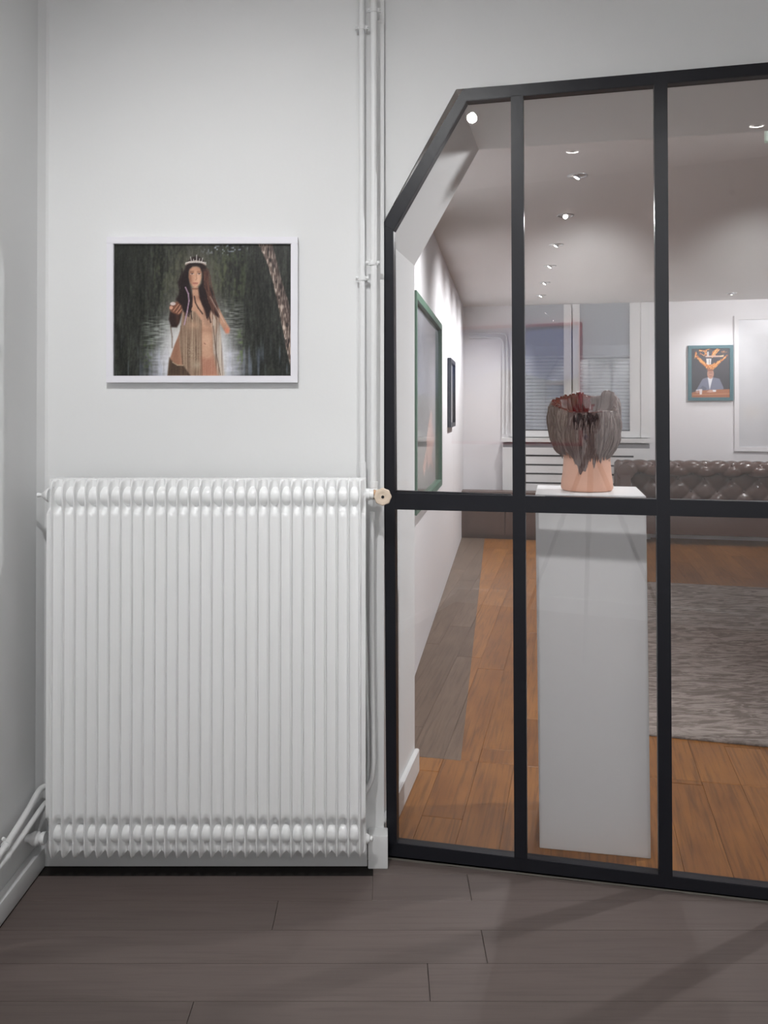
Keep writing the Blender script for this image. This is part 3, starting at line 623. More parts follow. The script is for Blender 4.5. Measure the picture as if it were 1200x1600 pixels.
pl0 = on_Y(166, 598, WY-.022); pr0 = on_Y(465, 598, WY-.022); pt0 = on_Y(300, 370, WY-.022)
framed('framed_photograph', 'white-framed photograph of a crowned long-haired woman by a willow pond', 'picture', (pl0.x, WY, pl0.z), (1, 0, 0), (0, -1, 0), pr0.x-pl0.x, pt0.z-pl0.z, .022, .0215, M['frame_white'], woman(), M['print'])
# ------------------------------------------------------------------ gallery: plinth and bust
fl_ = on_floor(843, 1325); fr_ = on_floor(1017, 1342); dx = (fr_-fl_); pwid = dx.length; pu = dx.normalized(); pn = V((-pu.y, pu.x, 0))
ztop = on_plane(835, 772, pn, pn.dot(fl_)).z
lean = on_plane(835, 772, pn, pn.dot(fl_))-fl_-V((0, 0, ztop)); lean = pu*pu.dot(lean)*.8
pr_ = tag(empty('display_plinth', fl_+pu*pwid/2+pn*.17), 'tall white square plinth behind the glass carrying the clay head vase', 'plinth')
c0 = [-pu*pwid/2-pn*.17, pu*pwid/2-pn*.17, pu*pwid/2+pn*.17, -pu*pwid/2+pn*.17]
bm = bmesh.new(); add_prism(bm, c0, Z*ztop+lean); bmesh.ops.bevel(bm, geom=list(bm.edges), offset=.0015, segments=2, affect='EDGES')
bm_obj('plinth_body', bm, M['plinth'], pr_, auto=35)
bc = on_plane(917, 764, Z, ztop)
bc = fl_+pu*pwid/2+pn*.16+lean+V((0, 0, ztop)); bc += pu*(upos(on_plane(917, 764, N, N.dot(bc)))-upos(bc))
bust = tag(empty('ceramic_vase', bc), 'ceramic head-shaped vase with clay hair and dark red glazed hollow on the plinth', 'sculpture')
S = 1.0; QD = bc.y/FPX
lathe('neck', (0, 0, .0005), (0, 0, 1), [(0, .074), (.002, .081), (.010, .0855), (.03, .0845), (.06, .080), (.10, .077), (.14, .076)], M['terra'], bust, 48)
def interp(tab, z):
    for (a, va_), (b, vb_) in zip(tab, tab[1:]):
        if z <= b: return va_+(vb_-va_)*max(0, (z-a))/(b-a)
    return tab[-1][1]
LT = [(0, .080), (.05, .083), (.09, .082), (.12, .090), (.14, .104), (.17, .117), (.20, .119), (.25, .1225), (.285, .121), (.305, .110), (.32, .092), (.34, .075)]
RT = [(0, .080), (.05, .083), (.09, .079), (.12, .082), (.14, .094), (.17, .106), (.20, .110), (.25, .108), (.285, .104), (.305, .098), (.32, .088), (.34, .075)]
nr = random.Random(11); ph_ = [nr.uniform(0, 6.28) for _ in range(12)]
def rim_z(a):      # a: 0=right, pi/2=back, -pi/2=front
    return .290+.030*math.sin(a)+.034*math.exp(-((a-.15)/.5)**2)+.003*math.sin(4*a+1)+.0015*math.sin(9*a)
def hem_z(a):
    f = math.exp(-((a+PI/2+.15)/.62)**4); f2 = math.exp(-((a+PI/2-.62)/.3)**4); return .125-.062*f-.028*f2+.007*math.sin(7*a+.5)+.006*math.sin(19*a)+.004*math.sin(31*a)
def rad_at(a, z, ridges=True):
    k = (1+math.cos(a))/2; r = interp(LT, z)*(1-k)+interp(RT, z)*k
    r *= 1-.05*abs(math.sin(a)); r *= 1+.018*math.sin(3*a+z*20)
    if ridges:
        w_ = smst(.05, .15, z); r += w_*(.0034*math.sin(23*a+2.2*math.sin(z*22+a*3))+.0024*math.sin(41*a+1.7*math.sin(z*30))+.003*math.sin(9*a+2*math.sin(z*26))+.004*math.sin(5*a+z*18+ph_[0])*.6)
    return r
def shell():
    nA, nZ = 240, 44; vs = []; fs = []
    for j in range(nZ+1):
        for i in range(nA):
            a = -PI+2*PI*i/nA; h0, h1 = hem_z(a), rim_z(a); z = h0+(h1-h0)*j/nZ
            if j == 0: r = rad_at(a, z, False)-.004
            else: r = rad_at(a, z)
            vs.append((r*math.cos(a), r*math.sin(a), z))
    for j in range(nZ):
        for i in range(nA): fs.append((j*nA+i, j*nA+(i+1) % nA, (j+1)*nA+(i+1) % nA, (j+1)*nA+i))
    return vs, fs
vs, fs = shell(); mesh_obj('clay_hair', vs, fs, M['clayhair'], bust, True)
def bowl():
    nA, nZ = 160, 18; vs = []; fs = []
    for j in range(nZ+1):
        t = j/nZ
        for i in range(nA):
            a = -PI+2*PI*i/nA; h1 = rim_z(a); r1 = rad_at(a, h1); rip = .003*math.sin(13*a+4*t)+.002*math.sin(29*a)
            if t < .2: q = t/.2; r = r1+.002-.016*q*q+rip*.4; z = h1+.003*math.sin(q*PI)
            else: q = (t-.2)/.8; r = (r1-.014)*(1-q**2.4)+rip*(1-q); z = h1-.10*q**.8-.001
            vs.append((max(r, .001)*math.cos(a), max(r, .001)*math.sin(a), z))
    for j in range(nZ):
        for i in range(nA): fs.append((j*nA+i, j*nA+(i+1) % nA, (j+1)*nA+(i+1) % nA, (j+1)*nA+i))
    return vs, fs
vs, fs = bowl(); bo = mesh_obj('glazed_hollow', vs, fs, M['glaze'], bust, True); bo.data.materials.append(M['clayhair'])
for p in bo.data.polygons:
    if p.center.x > .034+.008*math.sin(p.center.z*160)+.004*math.sin(p.center.z*420): p.material_index = 1
def strands(name, n, amin, amax, mat, zlo, zhi, r0, out=.002):
    bm = bmesh.new()
    for i in range(n):
        a = nr.uniform(amin, amax); h1 = rim_z(a) if zhi is None else zhi+nr.uniform(-.02, .02); h0 = (hem_z(a)-nr.uniform(0, .014)) if zlo is None else zlo+nr.uniform(-.03, .03)
        s1 = h0+(h1-h0)*nr.uniform(.75, 1); s0_ = h0+(h1-h0)*nr.uniform(0, .3); m1, m2 = nr.uniform(-.10, .10), nr.uniform(0, 6); K = 9; pts = []
        for k in range(K+1):
            t = k/K; z = s1+(s0_-s1)*t; aa = a+m1*t+.03*math.sin(m2+t*5); r = rad_at(aa, z)+out*math.sin(PI*min(1, t*1.2+.1))
            pts.append((r*math.cos(aa), r*math.sin(aa), z))
        add_tube(bm, pts, [r0*(1-.65*(k/K)**2) for k in range(K+1)], 5)
    o = bm_obj(name, bm, mat, bust, True); o['kind'] = 'stuff'; return o
strands('hair_strands', 320, -PI, PI, M['strand'], None, None, .0014)
strands('dark_hair_strands', 160, -PI, PI, M['clayhair'], None, None, .0022, .003)
strands('reflection_strands', 34, -PI/2-.6, -PI/2+.15, M['strand_dark'], .19, None, .0034, .0012)  # dark strands put the camera's dark reflection into the hair colour
bm = bmesh.new()
for i in range(46):                                          # glaze beads on the rim
    a = nr.uniform(PI*.45, PI+.6); r = rad_at(a, rim_z(a))-nr.uniform(-.003, .006)
    bmesh.ops.create_icosphere(bm, subdivisions=1, radius=nr.uniform(.003, .006), matrix=Matrix.Translation((r*math.cos(a), r*math.sin(a), rim_z(a)+.004)))
o = bm_obj('glaze_beads', bm, M['glaze'], bust, True); o['kind'] = 'stuff'
# ------------------------------------------------------------------ rug
r1 = on_floor(1015, 1150); r2 = on_floor(1200, 1168); rdir = (r2-r1).normalized(); rn = V((-rdir.y, rdir.x, 0)); depth = rn.dot(on_floor(1100, 915)-r1)
rs0 = r1-rdir*.28; RL = 3.1
bm = bmesh.new(); nx, ny = 40, 30
g = [[bm.verts.new(rdir*(RL*i/nx)+rn*(depth*j/ny)+Z*(.009+.0012*math.sin(i*1.3+j*.7)*(1 if 0 < j < ny else 0))) for i in range(nx+1)] for j in range(ny+1)]
for j in range(ny):
    for i in range(nx): bm.faces.new((g[j][i], g[j][i+1], g[j+1][i+1], g[j+1][i]))
ed = [g[0][i] for i in range(nx+1)]+[g[j][nx] for j in range(1, ny+1)]+[g[ny][i] for i in range(nx-1, -1, -1)]+[g[j][0] for j in range(ny-1, 0, -1)]
lo_ = [bm.verts.new(V((v.co.x, v.co.y, .0006))) for v in ed]
for i in range(len(ed)): bm.faces.new((ed[i], ed[(i+1) % len(ed)], lo_[(i+1) % len(ed)], lo_[i]))
o = bm_obj('area_rug', bm, M['rug'], None, True); o.location = rs0; tag(o, 'large worn grey rug on the orange floorboards before the sofa', 'rug')
# ------------------------------------------------------------------ sofa
sf = on_floor(1100, 853); sfo = N.dot(sf)-D; us = upos(on_plane(957, 740, N, D+sfo+.35)); SD = BO-.17-sfo; SW = 2.35; print('SD', SD)
sofa = tag(empty('chesterfield_sofa', uv(us, sfo), -TH), 'dark brown buttoned leather sofa against the gallery back wall', 'sofa')
SHT = on_plane(1150, 723, N, DB-.28).z
def tuft(a, b, du=.262, dv=.125):
    """pillow height over a diamond lattice of buttons"""
    s = a/du+b/(2*dv); t = a/du-b/(2*dv); fs_, ft = s-round(s), t-round(t)
    cre = min(abs(math.sin(PI*s)), abs(math.sin(PI*t))); d = math.hypot(fs_*1.0, ft*1.0)
    return .042*(1-math.exp(-(d/.20)**1.6))*(.35+.65*cre**.45)-.012
def roll(length, height, arm=False):
    """front face of a scroll-topped panel: list (depth toward seat, z, nd, nz) along arc length"""
    R_ = .065; prof = []; zc_ = height-R_; L1 = zc_-.25-R_*.2
    for k in range(12): t = k/12; prof.append((-.02-.05*0, .25+L1*t, 1, 0))
    for k in range(22):
        t = -.35*PI+(1.45*PI)*k/21; prof.append((.045+R_*math.cos(t)*1.0-.02, zc_+R_*math.sin(t), math.cos(t), math.sin(t)))
    return prof
def tufted_panel(name, length, height, parent, M_):
    prof = roll(length, height); arc = [0]
    for p, q in zip(prof, prof[1:]): arc.append(arc[-1]+math.hypot(q[0]-p[0], q[1]-p[1]))
    NU = int(length/.0125); bm = bmesh.new(); rows_ = []
    # resample the profile
    NA = 52; pr2 = []
    for k in range(NA+1):
        s = arc[-1]*k/NA; i = max(j for j in range(len(arc)) if arc[j] <= s+1e-9); i = min(i, len(arc)-2); t = (s-arc[i])/(arc[i+1]-arc[i])
        a, b = prof[i], prof[i+1]; pr2.append((a[0]+(b[0]-a[0])*t, a[1]+(b[1]-a[1])*t, a[2]+(b[2]-a[2])*t, a[3]+(b[3]-a[3])*t, s))
    s_top = min(pr2, key=lambda p: abs(p[1]-(height-.0)))[4]
    for j, (d, z, nd, nz, s) in enumerate(pr2):
        r_ = []
        for i in range(NU+1):
            x = length*i/NU; h = tuft(x-.131, s-s_top+.06)
            e = min(1, min(x, length-x)/.03); h = h*e+(e-1)*.01
            r_.append(bm.verts.new(M_ @ V((x, -(d+nd*h), z+nz*h))))
        rows_.append(r_)
    back = [bm.verts.new(M_ @ V((length*i/NU, .10, height-.06))) for i in range(NU+1)]; back2 = [bm.verts.new(M_ @ V((length*i/NU, .10, .25))) for i in range(NU+1)]
    rows_ += [back, back2]
    for j in range(len(rows_)-1):
        for i in range(NU): bm.faces.new((rows_[j][i], rows_[j][i+1], rows_[j+1][i+1], rows_[j+1][i]))
    for e in (0, NU): bm.faces.new([r_[e] for r_ in rows_])
    bm.faces.new([v for v in rows_[0]]+[v for v in rows_[-1][::-1]])
    o = bm_obj(name, bm, M['leather'], parent, True); o.data.set_sharp_from_angle(angle=math.radians(70))
    # buttons
    bmsh = bmesh.new(); bmesh.ops.create_uvsphere(bmsh, u_segments=10, v_segments=6, radius=.012, matrix=Matrix.Diagonal((1, 1, 1, 1))); bt = bm_obj('button', bmsh, M['leather'], o, True); first = True
    for q in range(-4, 3):
        for i in range(-1, int(length/.131)+2):
            if (i+q) % 2: continue
            x = .131+i*.131; s = s_top-.06+q*.125
            if not (.03 < x < length-.03 and .05 < s < arc[-1]-.05): continue
            p = min(pr2, key=lambda p: abs(p[4]-s)); b_ = bt if first else link(bt.copy(), o); first = False
            b_.location = M_ @ V((x, -(p[0]+p[2]*-.008), p[1]+p[3]*-.008))
    return o
tufted_panel('backrest', SW-.02, SHT, sofa, Matrix.Translation((.01, SD-.12, 0)))
arm_l = Matrix.Translation((.13, .04, 0)) @ Matrix.Rotation(PI/2, 4, 'Z')
tufted_panel('armrest', SD-.16, SHT-.02, sofa, arm_l)
arm_r = Matrix.Translation((SW-.13, SD-.12, 0)) @ Matrix.Rotation(-PI/2, 4, 'Z')
tufted_panel('armrest', SD-.16, SHT-.02, sofa, arm_r)
for k in (0, 1):
    xx = .12 if k == 0 else SW-.12
    lathe('arm_scroll', (xx, .05, SHT-.105), (0, -1, 0), [(0, .088), (.012, .09), (.02, .084), (.022, .05), (.026, .012)], M['leather'], sofa, 24)
    box('arm_front', (xx-.055, .025, .10), (xx+.055, .06, SHT-.13), M['leather'], sofa, .012)
cw = (SW-.46)/3
for k in range(3): box('seat_cushion', (.23+k*cw+.003, .0, .31), (.23+(k+1)*cw-.003, SD-.20, .46), M['leather'], sofa, .035)
box('sofa_base', (.06, .03, .10), (SW-.06, SD-.06, .31), M['leather'], sofa, .015)
for x, y in ((.12, .1), (SW-.12, .1), (.12, SD-.15), (SW-.12, SD-.15)): lathe('foot', (x, y, 0.001), (0, 0, 1), [(0, .02), (.01, .03), (.05, .035), (.09, .02), (.104, .03)], M['walnut'], sofa, 16)
# ------------------------------------------------------------------ low cabinet by the back wall
cf = on_floor(735, 841); cfo = N.dot(cf)-D; cu0 = upos(onW(724, 838))+.005; cu1 = cu0+.96; cz = on_plane(780, 769, N, D+cfo).z
cab = tag(empty('low_cabinet', uv((cu0+cu1)/2, cfo)), 'low dark brown wooden cabinet in the far left corner under the wall heater cover', 'cabinet')
def crel(u, o, z): return uv(u, o, z)-cab.location
def cprism(name, u_0, u_1, o0, o1, zz0, zz1, mat, bev=.002, par=cab): return prism(name, [crel(u_0, o0, zz0), crel(u_1, o0, zz0), crel(u_1, o1, zz0), crel(u_0, o1, zz0)], Z*(zz1-zz0), mat, par, bev)
cprism('cabinet_body', cu0+.01, cu1-.01, cfo+.01, cfo+.25, .03, cz-.025, M['walnut'])
cprism('cabinet_top', cu0, cu1, cfo, cfo+.26, cz-.025, cz, M['walnut'])
cprism('cabinet_foot_rail', cu0+.02, cu1-.02, cfo+.02, cfo+.24, 0.001, .03, M['walnut'])
for k in range(2):
    du_ = (cu1-cu0-.14)/2; a = cu0+.09+k*du_
    dpn = cprism('cabinet_door', a+.004, a+du_-.004, cfo-.006, cfo+.010, .05, cz-.045, M['walnut'])
    cprism('door_panel', a+.05, a+du_-.05, cfo-.010, cfo-.004, .09, cz-.085, M['walnut'], .003, dpn)
# ------------------------------------------------------------------ heater cover, window on the back wall
hu0 = upos(onB(785, 700, .13)); hu1 = upos(onB(1016, 700, .13)); hz = onB(900, 697, .13).z
hc = tag(empty('heater_cover', uv((hu0+hu1)/2, BO-.13)), 'white slotted heater cover below the shuttered window', 'heater cover')
def P_(par, name, u_0, u_1, o0, o1, zz0, zz1, mat, bev=.0015): 
    Lc = par.matrix_world.translation if False else par.location
    return prism(name, [uv(u_0, o0, zz0)-Lc, uv(u_1, o0, zz0)-Lc, uv(u_1, o1, zz0)-Lc, uv(u_0, o1, zz0)-Lc], Z*(zz1-zz0), mat, par, bev)
P_(hc, 'cover_body', hu0, hu1, BO-.13, BO-.002, .001, hz-.02, M['trim'])
P_(hc, 'top_gap', hu0+.005, hu1-.005, BO-.12, BO-.002, hz-.02, hz+.026, M['greymetal'])  # grey block puts the shade of the gap under the sill into colour
for y in (712.5, 727, 741, 755.5, 770, 784.5, 799):
    za = onB(900, y, .13).z; ua, ub_ = upos(onB(815, y, .13)), upos(onB(990, y, .13)); P_(hc, 'vent_slot', ua, ub_, BO-.1315, BO-.125, za-.009, za+.009, M['slot'], 0)
    
zs_ = onB(900, 694, .13).z
P_(hc, 'cover_sill', hu0-.01, hu1+.01, BO-.15, BO-.002, zs_+.018, onB(900, 685, .13).z, M['trim'], .003)
win = tag(empty('window_2', uv(hu0, BO)), 'white window with closed shutter in the gallery back wall', None, None, 'structure')
wz0 = onB(900, 683, .03).z; wz1 = H2-.005
wu = [upos(onB(x, 600, .03)) for x in (798, 808, 881, 893, 895, 906, 984, 1001, 1015)]
fo = BO-.03
P_(win, 'window_frame', wu[0], wu[1], fo-.03, BO-.001, wz0, wz1, M['trim']); P_(win, 'window_frame', wu[7], wu[8], fo-.03, BO-.001, wz0, wz1, M['trim'])
P_(win, 'bottom_rail', wu[1], wu[7], fo-.015, BO-.001, wz0, wz0+.07, M['trim'])
P_(win, 'casement_stile', wu[2], wu[3], fo-.02, BO-.001, wz0+.07, wz1, M['trim']); P_(win, 'casement_stile', wu[4], wu[5], fo-.02, BO-.001, wz0+.07, wz1, M['trim'])
P_(win, 'casement_stile', wu[6], wu[7], fo-.02, BO-.001, wz0+.07, wz1, M['trim'])
for u in (wu[2]+.03, wu[5]-.03):
    zz = onB(890, 590, .05).z; h_ = P_(win, 'window_handle', u-.006, u+.006, fo-.045, fo-.02, zz-.06, zz+.06, M['trim'])
for a, b in ((wu[1], wu[2]), (wu[5], wu[6])):
    P_(win, 'pane', a, b, fo, fo+.004, wz0+.07, wz1, M['pane2'], 0)
    bm = bmesh.new(); zz = wz0+.08; q = 0; ztopS = onB(900, 558, 0).z
    while zz < ztopS:
        add_prism(bm, [uv(a, fo+.018, zz)-win.location, uv(a, fo+.012, zz+.006)-win.location, uv(a, fo+.012, zz+.026)-win.location, uv(a, fo+.022, zz+.037)-win.location], U*(b-a)); zz += .038
    s_ = bm_obj('shutter_slats', bm, M['shutter'], win, auto=40); s_['kind'] = 'stuff'
    P_(win, 'blind_fabric', a, b, fo+.016, fo+.020, ztopS, wz1, M['blind'], 0)
    P_(win, 'shutter_backing', a, b, fo+.022, fo+.028, wz0+.07, wz1, M['slot'], 0)
# heating pipe on the gallery back wall
gp = tag(empty('gallery_pipe', uv(hu0, BO-.03)), 'thin white bent pipe on the far wall left of window', 'pipe')
for dyy in (0, 6):
    pp = [onB(733, 522+dyy, .03), onB(760, 521+dyy, .03), onB(784-dyy, 521+dyy, .03), onB(790-dyy, 524+dyy, .03), onB(792-dyy, 530+dyy, .03), onB(792-dyy, 560, .03), onB(791-dyy, 678, .03)]
    tube('pipe_run', [p-gp.location for p in smooth_path(pp, 4)], .0085, M['pipe'], gp, 10)
# ------------------------------------------------------------------ pictures in the gallery
def flame_man():
    c = Canvas(114, 138, 340, 885, 190, 868, (52, 49, 58)); c.blob(600, 420, 260, 260, (74, 70, 80), .6)
    fr_ = np.random.RandomState(3)
    for bx, by, rx, ry in ((620, 445, 74, 40), (575, 415, 44, 34), (675, 420, 40, 36), (610, 480, 56, 14)): c.blob(bx, by, rx, ry, (204, 116, 54), .95, 2)
    for p, wd in (([(570, 450), (520, 400), (470, 340), (410, 300), (400, 250)], 26), ([(540, 420), (480, 380), (440, 320)], 22), ([(660, 450), (720, 390), (770, 340), (830, 300)], 22), ([(690, 430), (760, 360), (790, 345)], 14), ([(640, 310), (660, 240), (720, 195)], 26), ([(670, 290), (690, 250), (745, 200)], 14), ([(560, 280), (530, 230), (460, 205)], 20), ([(540, 270), (560, 210), (600, 195)], 16), ([(410, 260), (400, 320)], 16), ([(770, 250), (830, 235)], 8), ([(470, 260), (520, 290)], 10)):
        for q in range(3): c.stroke([(x+fr_.randn()*9, y+fr_.randn()*9) for x, y in p], wd*(.9-.25*q), [(196, 104, 48), (226, 140, 66), (244, 186, 110)][q], .85)
    hot = (c.a[..., 0] > 140)
    c.mix(np.clip((vnoise(c.h, c.w, 1.5, 1.5)-.5)*3, 0, 1)*hot, (250, 190, 112)); c.mix(np.clip((vnoise(c.h, c.w, 2, 2)-.6)*4, 0, 1)*hot, (120, 52, 36))
    c.poly([(552, 330), (625, 330), (618, 412), (560, 412)], (222, 218, 216)); c.stroke([(550, 300), (790, 300)], 22, (206, 168, 150)); c.stroke([(578, 245), (578, 290)], 26, (196, 196, 196)); c.stroke([(596, 345), (596, 400)], 7, (80, 80, 90)); c.stroke([(750, 300), (795, 285)], 10, (224, 206, 150))
    c.poly([(390, 868), (400, 780), (500, 610), (560, 590), (660, 590), (740, 610), (800, 740), (760, 790), (600, 790)], (120, 122, 142)); c.poly([(500, 700), (560, 740), (520, 790), (420, 790)], (92, 94, 112), 1, .8)
    c.poly([(572, 590), (645, 590), (600, 760)], (226, 226, 232)); c.blob(612, 540, 50, 72, (190, 140, 122), 1, 5); c.stroke([(590, 528), (640, 528)], 6, (110, 76, 68)); c.stroke([(598, 572), (630, 572)], 6, (140, 84, 78)); c.blob(612, 492, 46, 20, (150, 96, 72), .9, 3)
    c.poly([(340, 800), (470, 768), (885, 752), (885, 868), (340, 868)], (172, 108, 74)); c.stroke([(360, 830), (880, 815)], 7, (206, 150, 110)); c.stroke([(350, 850), (885, 846)], 6, (140, 80, 54))
    c.poly([(555, 790), (600, 760), (650, 765), (690, 790), (600, 800)], (206, 160, 140)); c.poly([(640, 760), (690, 762), (690, 788), (650, 788)], (228, 228, 232)); c.poly([(450, 750), (495, 750), (490, 825), (458, 825)], (232, 218, 216)); c.blob(425, 785, 24, 24, (190, 150, 136), 1, 3); c.stroke([(410, 765), (450, 762)], 12, (226, 226, 230))
    return c
def back_pic(xa, xb, ya, yb_, depth, o=0):
    A = onB(xa, yb_, depth+o); B = onB(xb, yb_, depth+o); tp = onB(xb, ya, depth+o); P0 = uv(upos(A), BO-o, (A.z+B.z)/2); return P0, upos(B)-upos(A), tp.z-B.z
P0, w_, h_ = back_pic(1075.5, 1146, 539, 626, .03)
framed('framed_photograph', 'teal-framed photograph of a suited man at a table with flames above his head', 'picture', P0, U, -N, w_, h_, .03, .035, M['frame_teal'], flame_man(), M['print'])
def pale():
    c = Canvas(60, 60, 0, 1, 0, 1, (214, 214, 218)); c.noise(14, 20, 10); c.mix((c.Y > .12)*.4, (204, 204, 206)); c.mix(np.exp(-((c.X-.15)/.12)**2-((c.Y-.72)/.06)**2)*.6, (216, 212, 208)); c.noise(3, 6, 6); return c
P0, w_, h_ = back_pic(1148, 1310, 489, 706, .03)
framed('framed_print', 'large pale grey print in a white frame right of the teal picture', 'picture', P0, U, -N, w_, h_, .03, .045, M['wall2'], pale(), M['print'])
def green_scene():
    c = Canvas(120, 90, 0, 1, 0, 1, (90, 96, 112)); c.mix(np.clip(1-c.Y*2.2, 0, 1), (150, 152, 158)); c.mix(np.clip((c.Y-.22)*3, 0, 1)*np.clip(1.9-c.Y*3.4, 0, 1), (96, 104, 132))
    c.mix((c.Y > .46)*.85, (70, 74, 66)); c.noise(5, 6, 26); c.mix(np.clip((c.Y-.6)*4, 0, 1)*.9, (126, 122, 112)); c.noise(3, 8, 16)
    c.poly([(.45, .70), (.55, .58), (.70, .62), (.78, .72), (.66, .80), (.74, .92), (.6, .84), (.5, .88)], (214, 158, 132)); c.blob(.64, .57, .05, .035, (206, 150, 124), 1, 3); c.poly([(.3, .84), (.45, .74), (.46, .82), (.36, .90)], (206, 150, 126)); c.blob(.7, .66, .04, .04, (120, 60, 44), .7)
    return c
zt1 = onW(650.5, 455, .05).z; zt2 = onW(690, 505, .05).z; ya1, ya2 = onW(650.5, 500, .05), onW(690.5, 500, .05); zb1 = onW(690.5, 758, .05).z
z_t = (zt1+zt2)/2
# the picture's left edge is the near one: R runs along the wall away from the camera
def wall_pic(A, B, zb_, zt__, *args, **kw):
    pa = V((A.x, A.y, 0))-wn*.05; L = (V((B.x, B.y, 0))-V((A.x, A.y, 0))).length; return pa+Z*zb_, L
pa, L = wall_pic(ya1, ya2, zb1, z_t)
framed('framed_photograph', 'large green-framed landscape photograph with reclining figure on the gallery left wall', 'picture', pa, wdir, wn, L, z_t-zb1, .05, .04, M['frame_green'], green_scene(), M['print_glazed'])
def small_dark():
    c = Canvas(30, 40, 0, 1, 0, 1, (74, 84, 108)); c.mix((c.Y > .5)*.7, (96, 92, 92)); c.noise(4, 4, 20); return c
sa, sb = onW(704.5, 600, .03), onW(711.5, 600, .03); zt3 = onW(704.5, 559, .03).z; zb3 = onW(704.5, 668, .03).z; pa = V((sa.x, sa.y, 0))-wn*.03
framed('framed_photograph', 'narrow dark-framed picture beyond the green one on the left wall', 'picture', pa+Z*zb3, wdir, wn, (V((sb.x, sb.y, 0))-V((sa.x, sa.y, 0))).length, zt3-zb3, .03, .035, M['frame_dark'], small_dark(), M['print_glazed'])
# ------------------------------------------------------------------ downlights
def downlight(x, y, z, target, watts, label, group, angle=100, col=WARM, glow=False):
    r = tag(empty('ceiling_downlight', (x, y, z)), label, 'downlight', group)
    R_ = .052; bm = bmesh.new(); seg = 28; rings = []
    for rr, zz in ((R_, -.0005), (R_*1.0, -.004), (R_*.86, -.006), (R_*.80, -.0035), (R_*.78, .0)):
        rings.append([bm.verts.new((rr*math.cos(k*2*PI/seg), rr*math.sin(k*2*PI/seg), zz)) for k in range(seg)])
    for a, b in zip(rings, rings[1:]):
        for k in range(seg): bm.faces.new((a[k], a[(k+1) % seg], b[(k+1) % seg], b[k]))
    bm_obj('trim_ring', bm, M['chrome'], r, True)
    d = (V(target)-V((x, y, z))).normalized()
    lathe('bulb', (0, 0, -.001)+0*d if False else V((0, 0, -.0045)), d, [(-.004, .014), (.004, .019), (.008, .019), (.0085, .014)], M['greymetal'], r, 20)
    lathe('lamp_lens', V((0, 0, -.0045))+d*.0087, d, [(0, .014), (.001, .0135)], M['lamp'], r, 20)
    if glow:
        bm = bmesh.new(); c0_, c1_ = [], []
        for k in range(15):
            a = -PI*.5+TH*-1+(k/14-.5)*PI*.9; t_ = math.sin(PI*k/14)
            c0_.append(bm.verts.new((.0395*math.cos(a), .0395*math.sin(a), -.0062))); c1_.append(bm.verts.new(((.0395-.010*t_-.001)*math.cos(a), (.0395-.010*t_-.001)*math.sin(a), -.0062)))
        for k in range(14): bm.faces.new((c0_[k], c0_[k+1], c1_[k+1], c1_[k]))
        bm_obj('lit_reflector', bm, M['lamp'], r)
    s = spot(V((x, y, z-.012))+d*.03, target, watts, angle, 1.0, .025, col); s.parent = r; s.location = V((0, 0, -.012))+d*.03
    return r
w1 = ['downlight reflected at the upper left corner of the glass', 'downlight over the tripod in the front room', 'downlight by the far right of the front room', 'downlight over the framed photograph of the woman', 'added downlight brightening the white plinth through the glass']
for (xy, tg, wt, an), lb in zip(R1_LAMPS, w1):
    downlight(xy[0], xy[1], ROOM1_H, tg, wt, lb, 'front room downlights', an, COOL, wt > 200)
lbl = ['nearest', 'second nearest', 'third nearest', 'fourth nearest', 'fifth nearest', 'farthest']
for k, ((x, y), wt) in enumerate(R2_LAMPS):
    tg = wpt(y+.15, 1.2) if k != 1 else V((.95, 3.0, 0.9))
    downlight(x, y, H2, tg, wt, f'{lbl[k]} downlight in the receding row over the gallery', 'gallery downlights', 75 if k == 1 else 120)
pR = on_plane(1143, 458, Z, H2); downlight(pR.x, pR.y, H2, uv(upos(pR)-.1, BO, .9), 26, 'lone downlight before the back wall above the teal picture', 'gallery downlights', 110)
more_l = ['downlight by the thick wall just right of the frame, aimed at the clay vase', 'downlight above the rug, hidden right of the frame', 'downlight above the sofa side of the rug, right of the frame']
for k, (u, o, tgt, wt) in enumerate(((2.35, 1.1, (.0, .5, 1.2), 170), (2.9, 3.2, (2.9, BO, 1.2), 75), (2.9, 5.6, (2.2, BO, 1.3), 75))):
    p = uv(u, o, 0); downlight(p.x, p.y, H2, uv(*tgt), wt, more_l[k], 'gallery downlights', 120)
# ------------------------------------------------------------------ exit sign at the picture's right edge
ex = on_plane(1197, 208, N, D+T+.25)
es = tag(empty('exit_sign', ex+V((0, 0, -.03))), 'green emergency sign box under the gallery ceiling at right edge', 'sign')
prism('sign_box', [V((0, 0, 0))-V((0, 0, .0)), U*.28, U*.28+N*.035, N*.035], Z*.09, M['exit'], es, .003)
prism('hanger', [U*.13+N*.012+Z*.09, U*.15+N*.012+Z*.09, U*.15+N*.022+Z*.09, U*.13+N*.022+Z*.09], Z*(H2-(es.location.z+.09)), M['greymetal'], es)
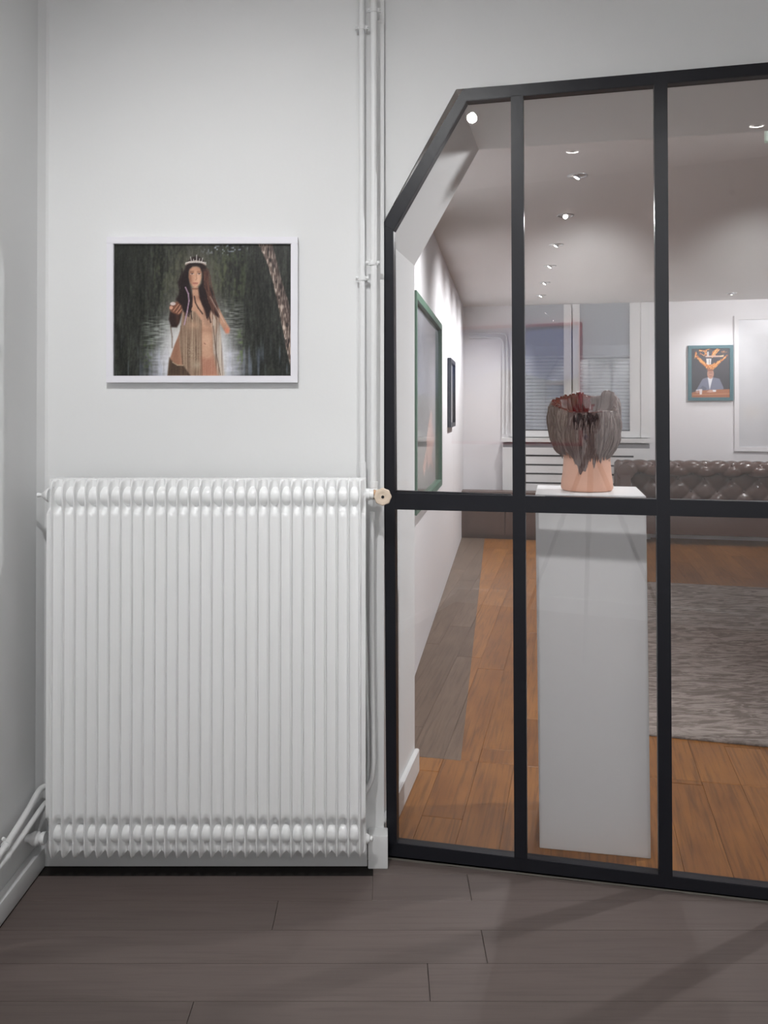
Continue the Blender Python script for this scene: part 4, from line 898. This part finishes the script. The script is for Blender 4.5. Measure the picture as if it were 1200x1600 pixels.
# ------------------------------------------------------------------ things behind the camera, seen mirrored in the panes
def real_on_opposite(x, y):
    """where on the opposite wall the thing mirrored at this pixel really is"""
    r = ray(x, y); g_ = G(x, y, .0); rr = r-N*(2*N.dot(r)); t = (YB-g_.y)/rr.y; return g_+rr*t
def sky_scene():
    c = Canvas(220, 160, 0, 1, 0, 1, (96, 118, 182)); c.mix(np.clip(1.1-c.X*1.5, 0, 1)*.75, (190, 200, 220)); n = vnoise(c.h, c.w, 14, 30); c.mix(np.clip((n-.5)*3, 0, 1)*np.clip(1.2-c.X*1.3, 0, 1)*.8, (226, 228, 232))
    c.mix((c.Y > .42+.05*np.sin(c.X*9))*np.clip((c.X-.35)*5, 0, 1), (118, 124, 98)); c.mix(np.clip((c.Y-.55)*5, 0, 1), (150, 140, 118)); c.blob(.28, .66, .22, .22, (196, 186, 160), .8); c.noise(4, 6, 26); c.noise(2, 2, 14); c.mix(np.clip((c.Y-.85)*6, 0, 1)*.7, (168, 160, 146)); return c
A = real_on_opposite(662, 700); B = real_on_opposite(911, 697); C_ = real_on_opposite(911, 503)
# real left (facing the wall) is larger x
xa, xb_ = min(A.x, B.x), max(A.x, B.x); zlo_ = B.z; zhi_ = C_.z
sc_ = sky_scene()
if A.x > B.x: sc_.a = sc_.a[:, ::-1]
framed('framed_painting', 'red-framed blue sky landscape mirrored in the glass above the heater cover', 'picture', (xb_, YB, zlo_), (-1, 0, 0), (0, 1, 0), xb_-xa, zhi_-zlo_, .03, .022, M['frame_red'], (lambda c: (setattr(c, 'a', c.a[:, ::-1]), c)[1])(sc_), M['print'])
sdp = real_on_opposite(1145, 300)
sd = tag(empty('motion_sensor', sdp), 'small white wall sensor mirrored near the top of the glass', 'sensor')
box('sensor_body', (-.035, 0.001, -.075), (.035, .04, .055), M['trim'], sd, .012); lathe('sensor_lens', (0, .040, -.01), (0, 1, 0), [(0, .02), (.006, .018), (.01, .01)], M['greymetal'], sd, 16)
structure(box('baseboard_opposite', (XL, YB, 0), (XR, YB+.015, .10), M['trim']))
# tripod
tc_ = V((.06, -.14, 0)); tri = tag(empty('camera_tripod', tc_), 'black three-legged camera tripod mirrored in the glass beside the clay head', 'tripod')
for k, ang in enumerate((math.radians(82), math.radians(202), math.radians(322))):
    Rr = .60 if k == 0 else .52; foot = V((Rr*math.cos(ang), Rr*math.sin(ang), .01)); top = V((.03*math.cos(ang), .03*math.sin(ang), 1.12)); mid_ = top+(foot-top)*.4
    m2_ = top+(foot-top)*.7
    bm = bmesh.new(); add_tube(bm, [top, mid_], .015, 10); add_tube(bm, [mid_, m2_], .0125, 10); add_tube(bm, [m2_, foot], .010, 10); add_tube(bm, [mid_-(foot-top).normalized()*.02, mid_+(foot-top).normalized()*.02], .019, 10)
    bm_obj('leg', bm, M['tripod'], tri, auto=50)
lathe('center_column', (0, 0, .9), (0, 0, 1), [(0, .014), (.2, .014), (.205, .035), (.26, .035), (.265, .022), (.30, .022)], M['tripod'], tri, 16)
lathe('tripod_head', (0, 0, 1.2), (0, 0, 1), [(0, .03), (.03, .032), (.035, .02), (.05, .02), (.055, .04), (.07, .04)], M['tripod'], tri, 16)
lathe('blue_knob', (-.02, .03, 1.23), (-.3, 1, 0), [(0, .014), (.02, .016), (.028, .012)], M['blue'], tri, 12)
cm = tag(empty('camera', (0, -.05, 1.273)), 'black camera on the tripod head mirrored in the glass', 'camera')
box('camera_body', (-.075, -.12, 0), (.095, -.05, .11), M['tripod'], cm, .01); box('viewfinder', (-.02, -.115, .11), (.045, -.055, .135), M['tripod'], cm, .006)
lathe('lens', (0, -.05, .087+.04), (0, 1, 0), [(0, .036), (.02, .038), (.025, .035), (.03, .034)], M['tripod'], cm, 24)
box('grip', (.095, -.115, .005), (.115, -.045, .10), M['tripod'], cm, .008)
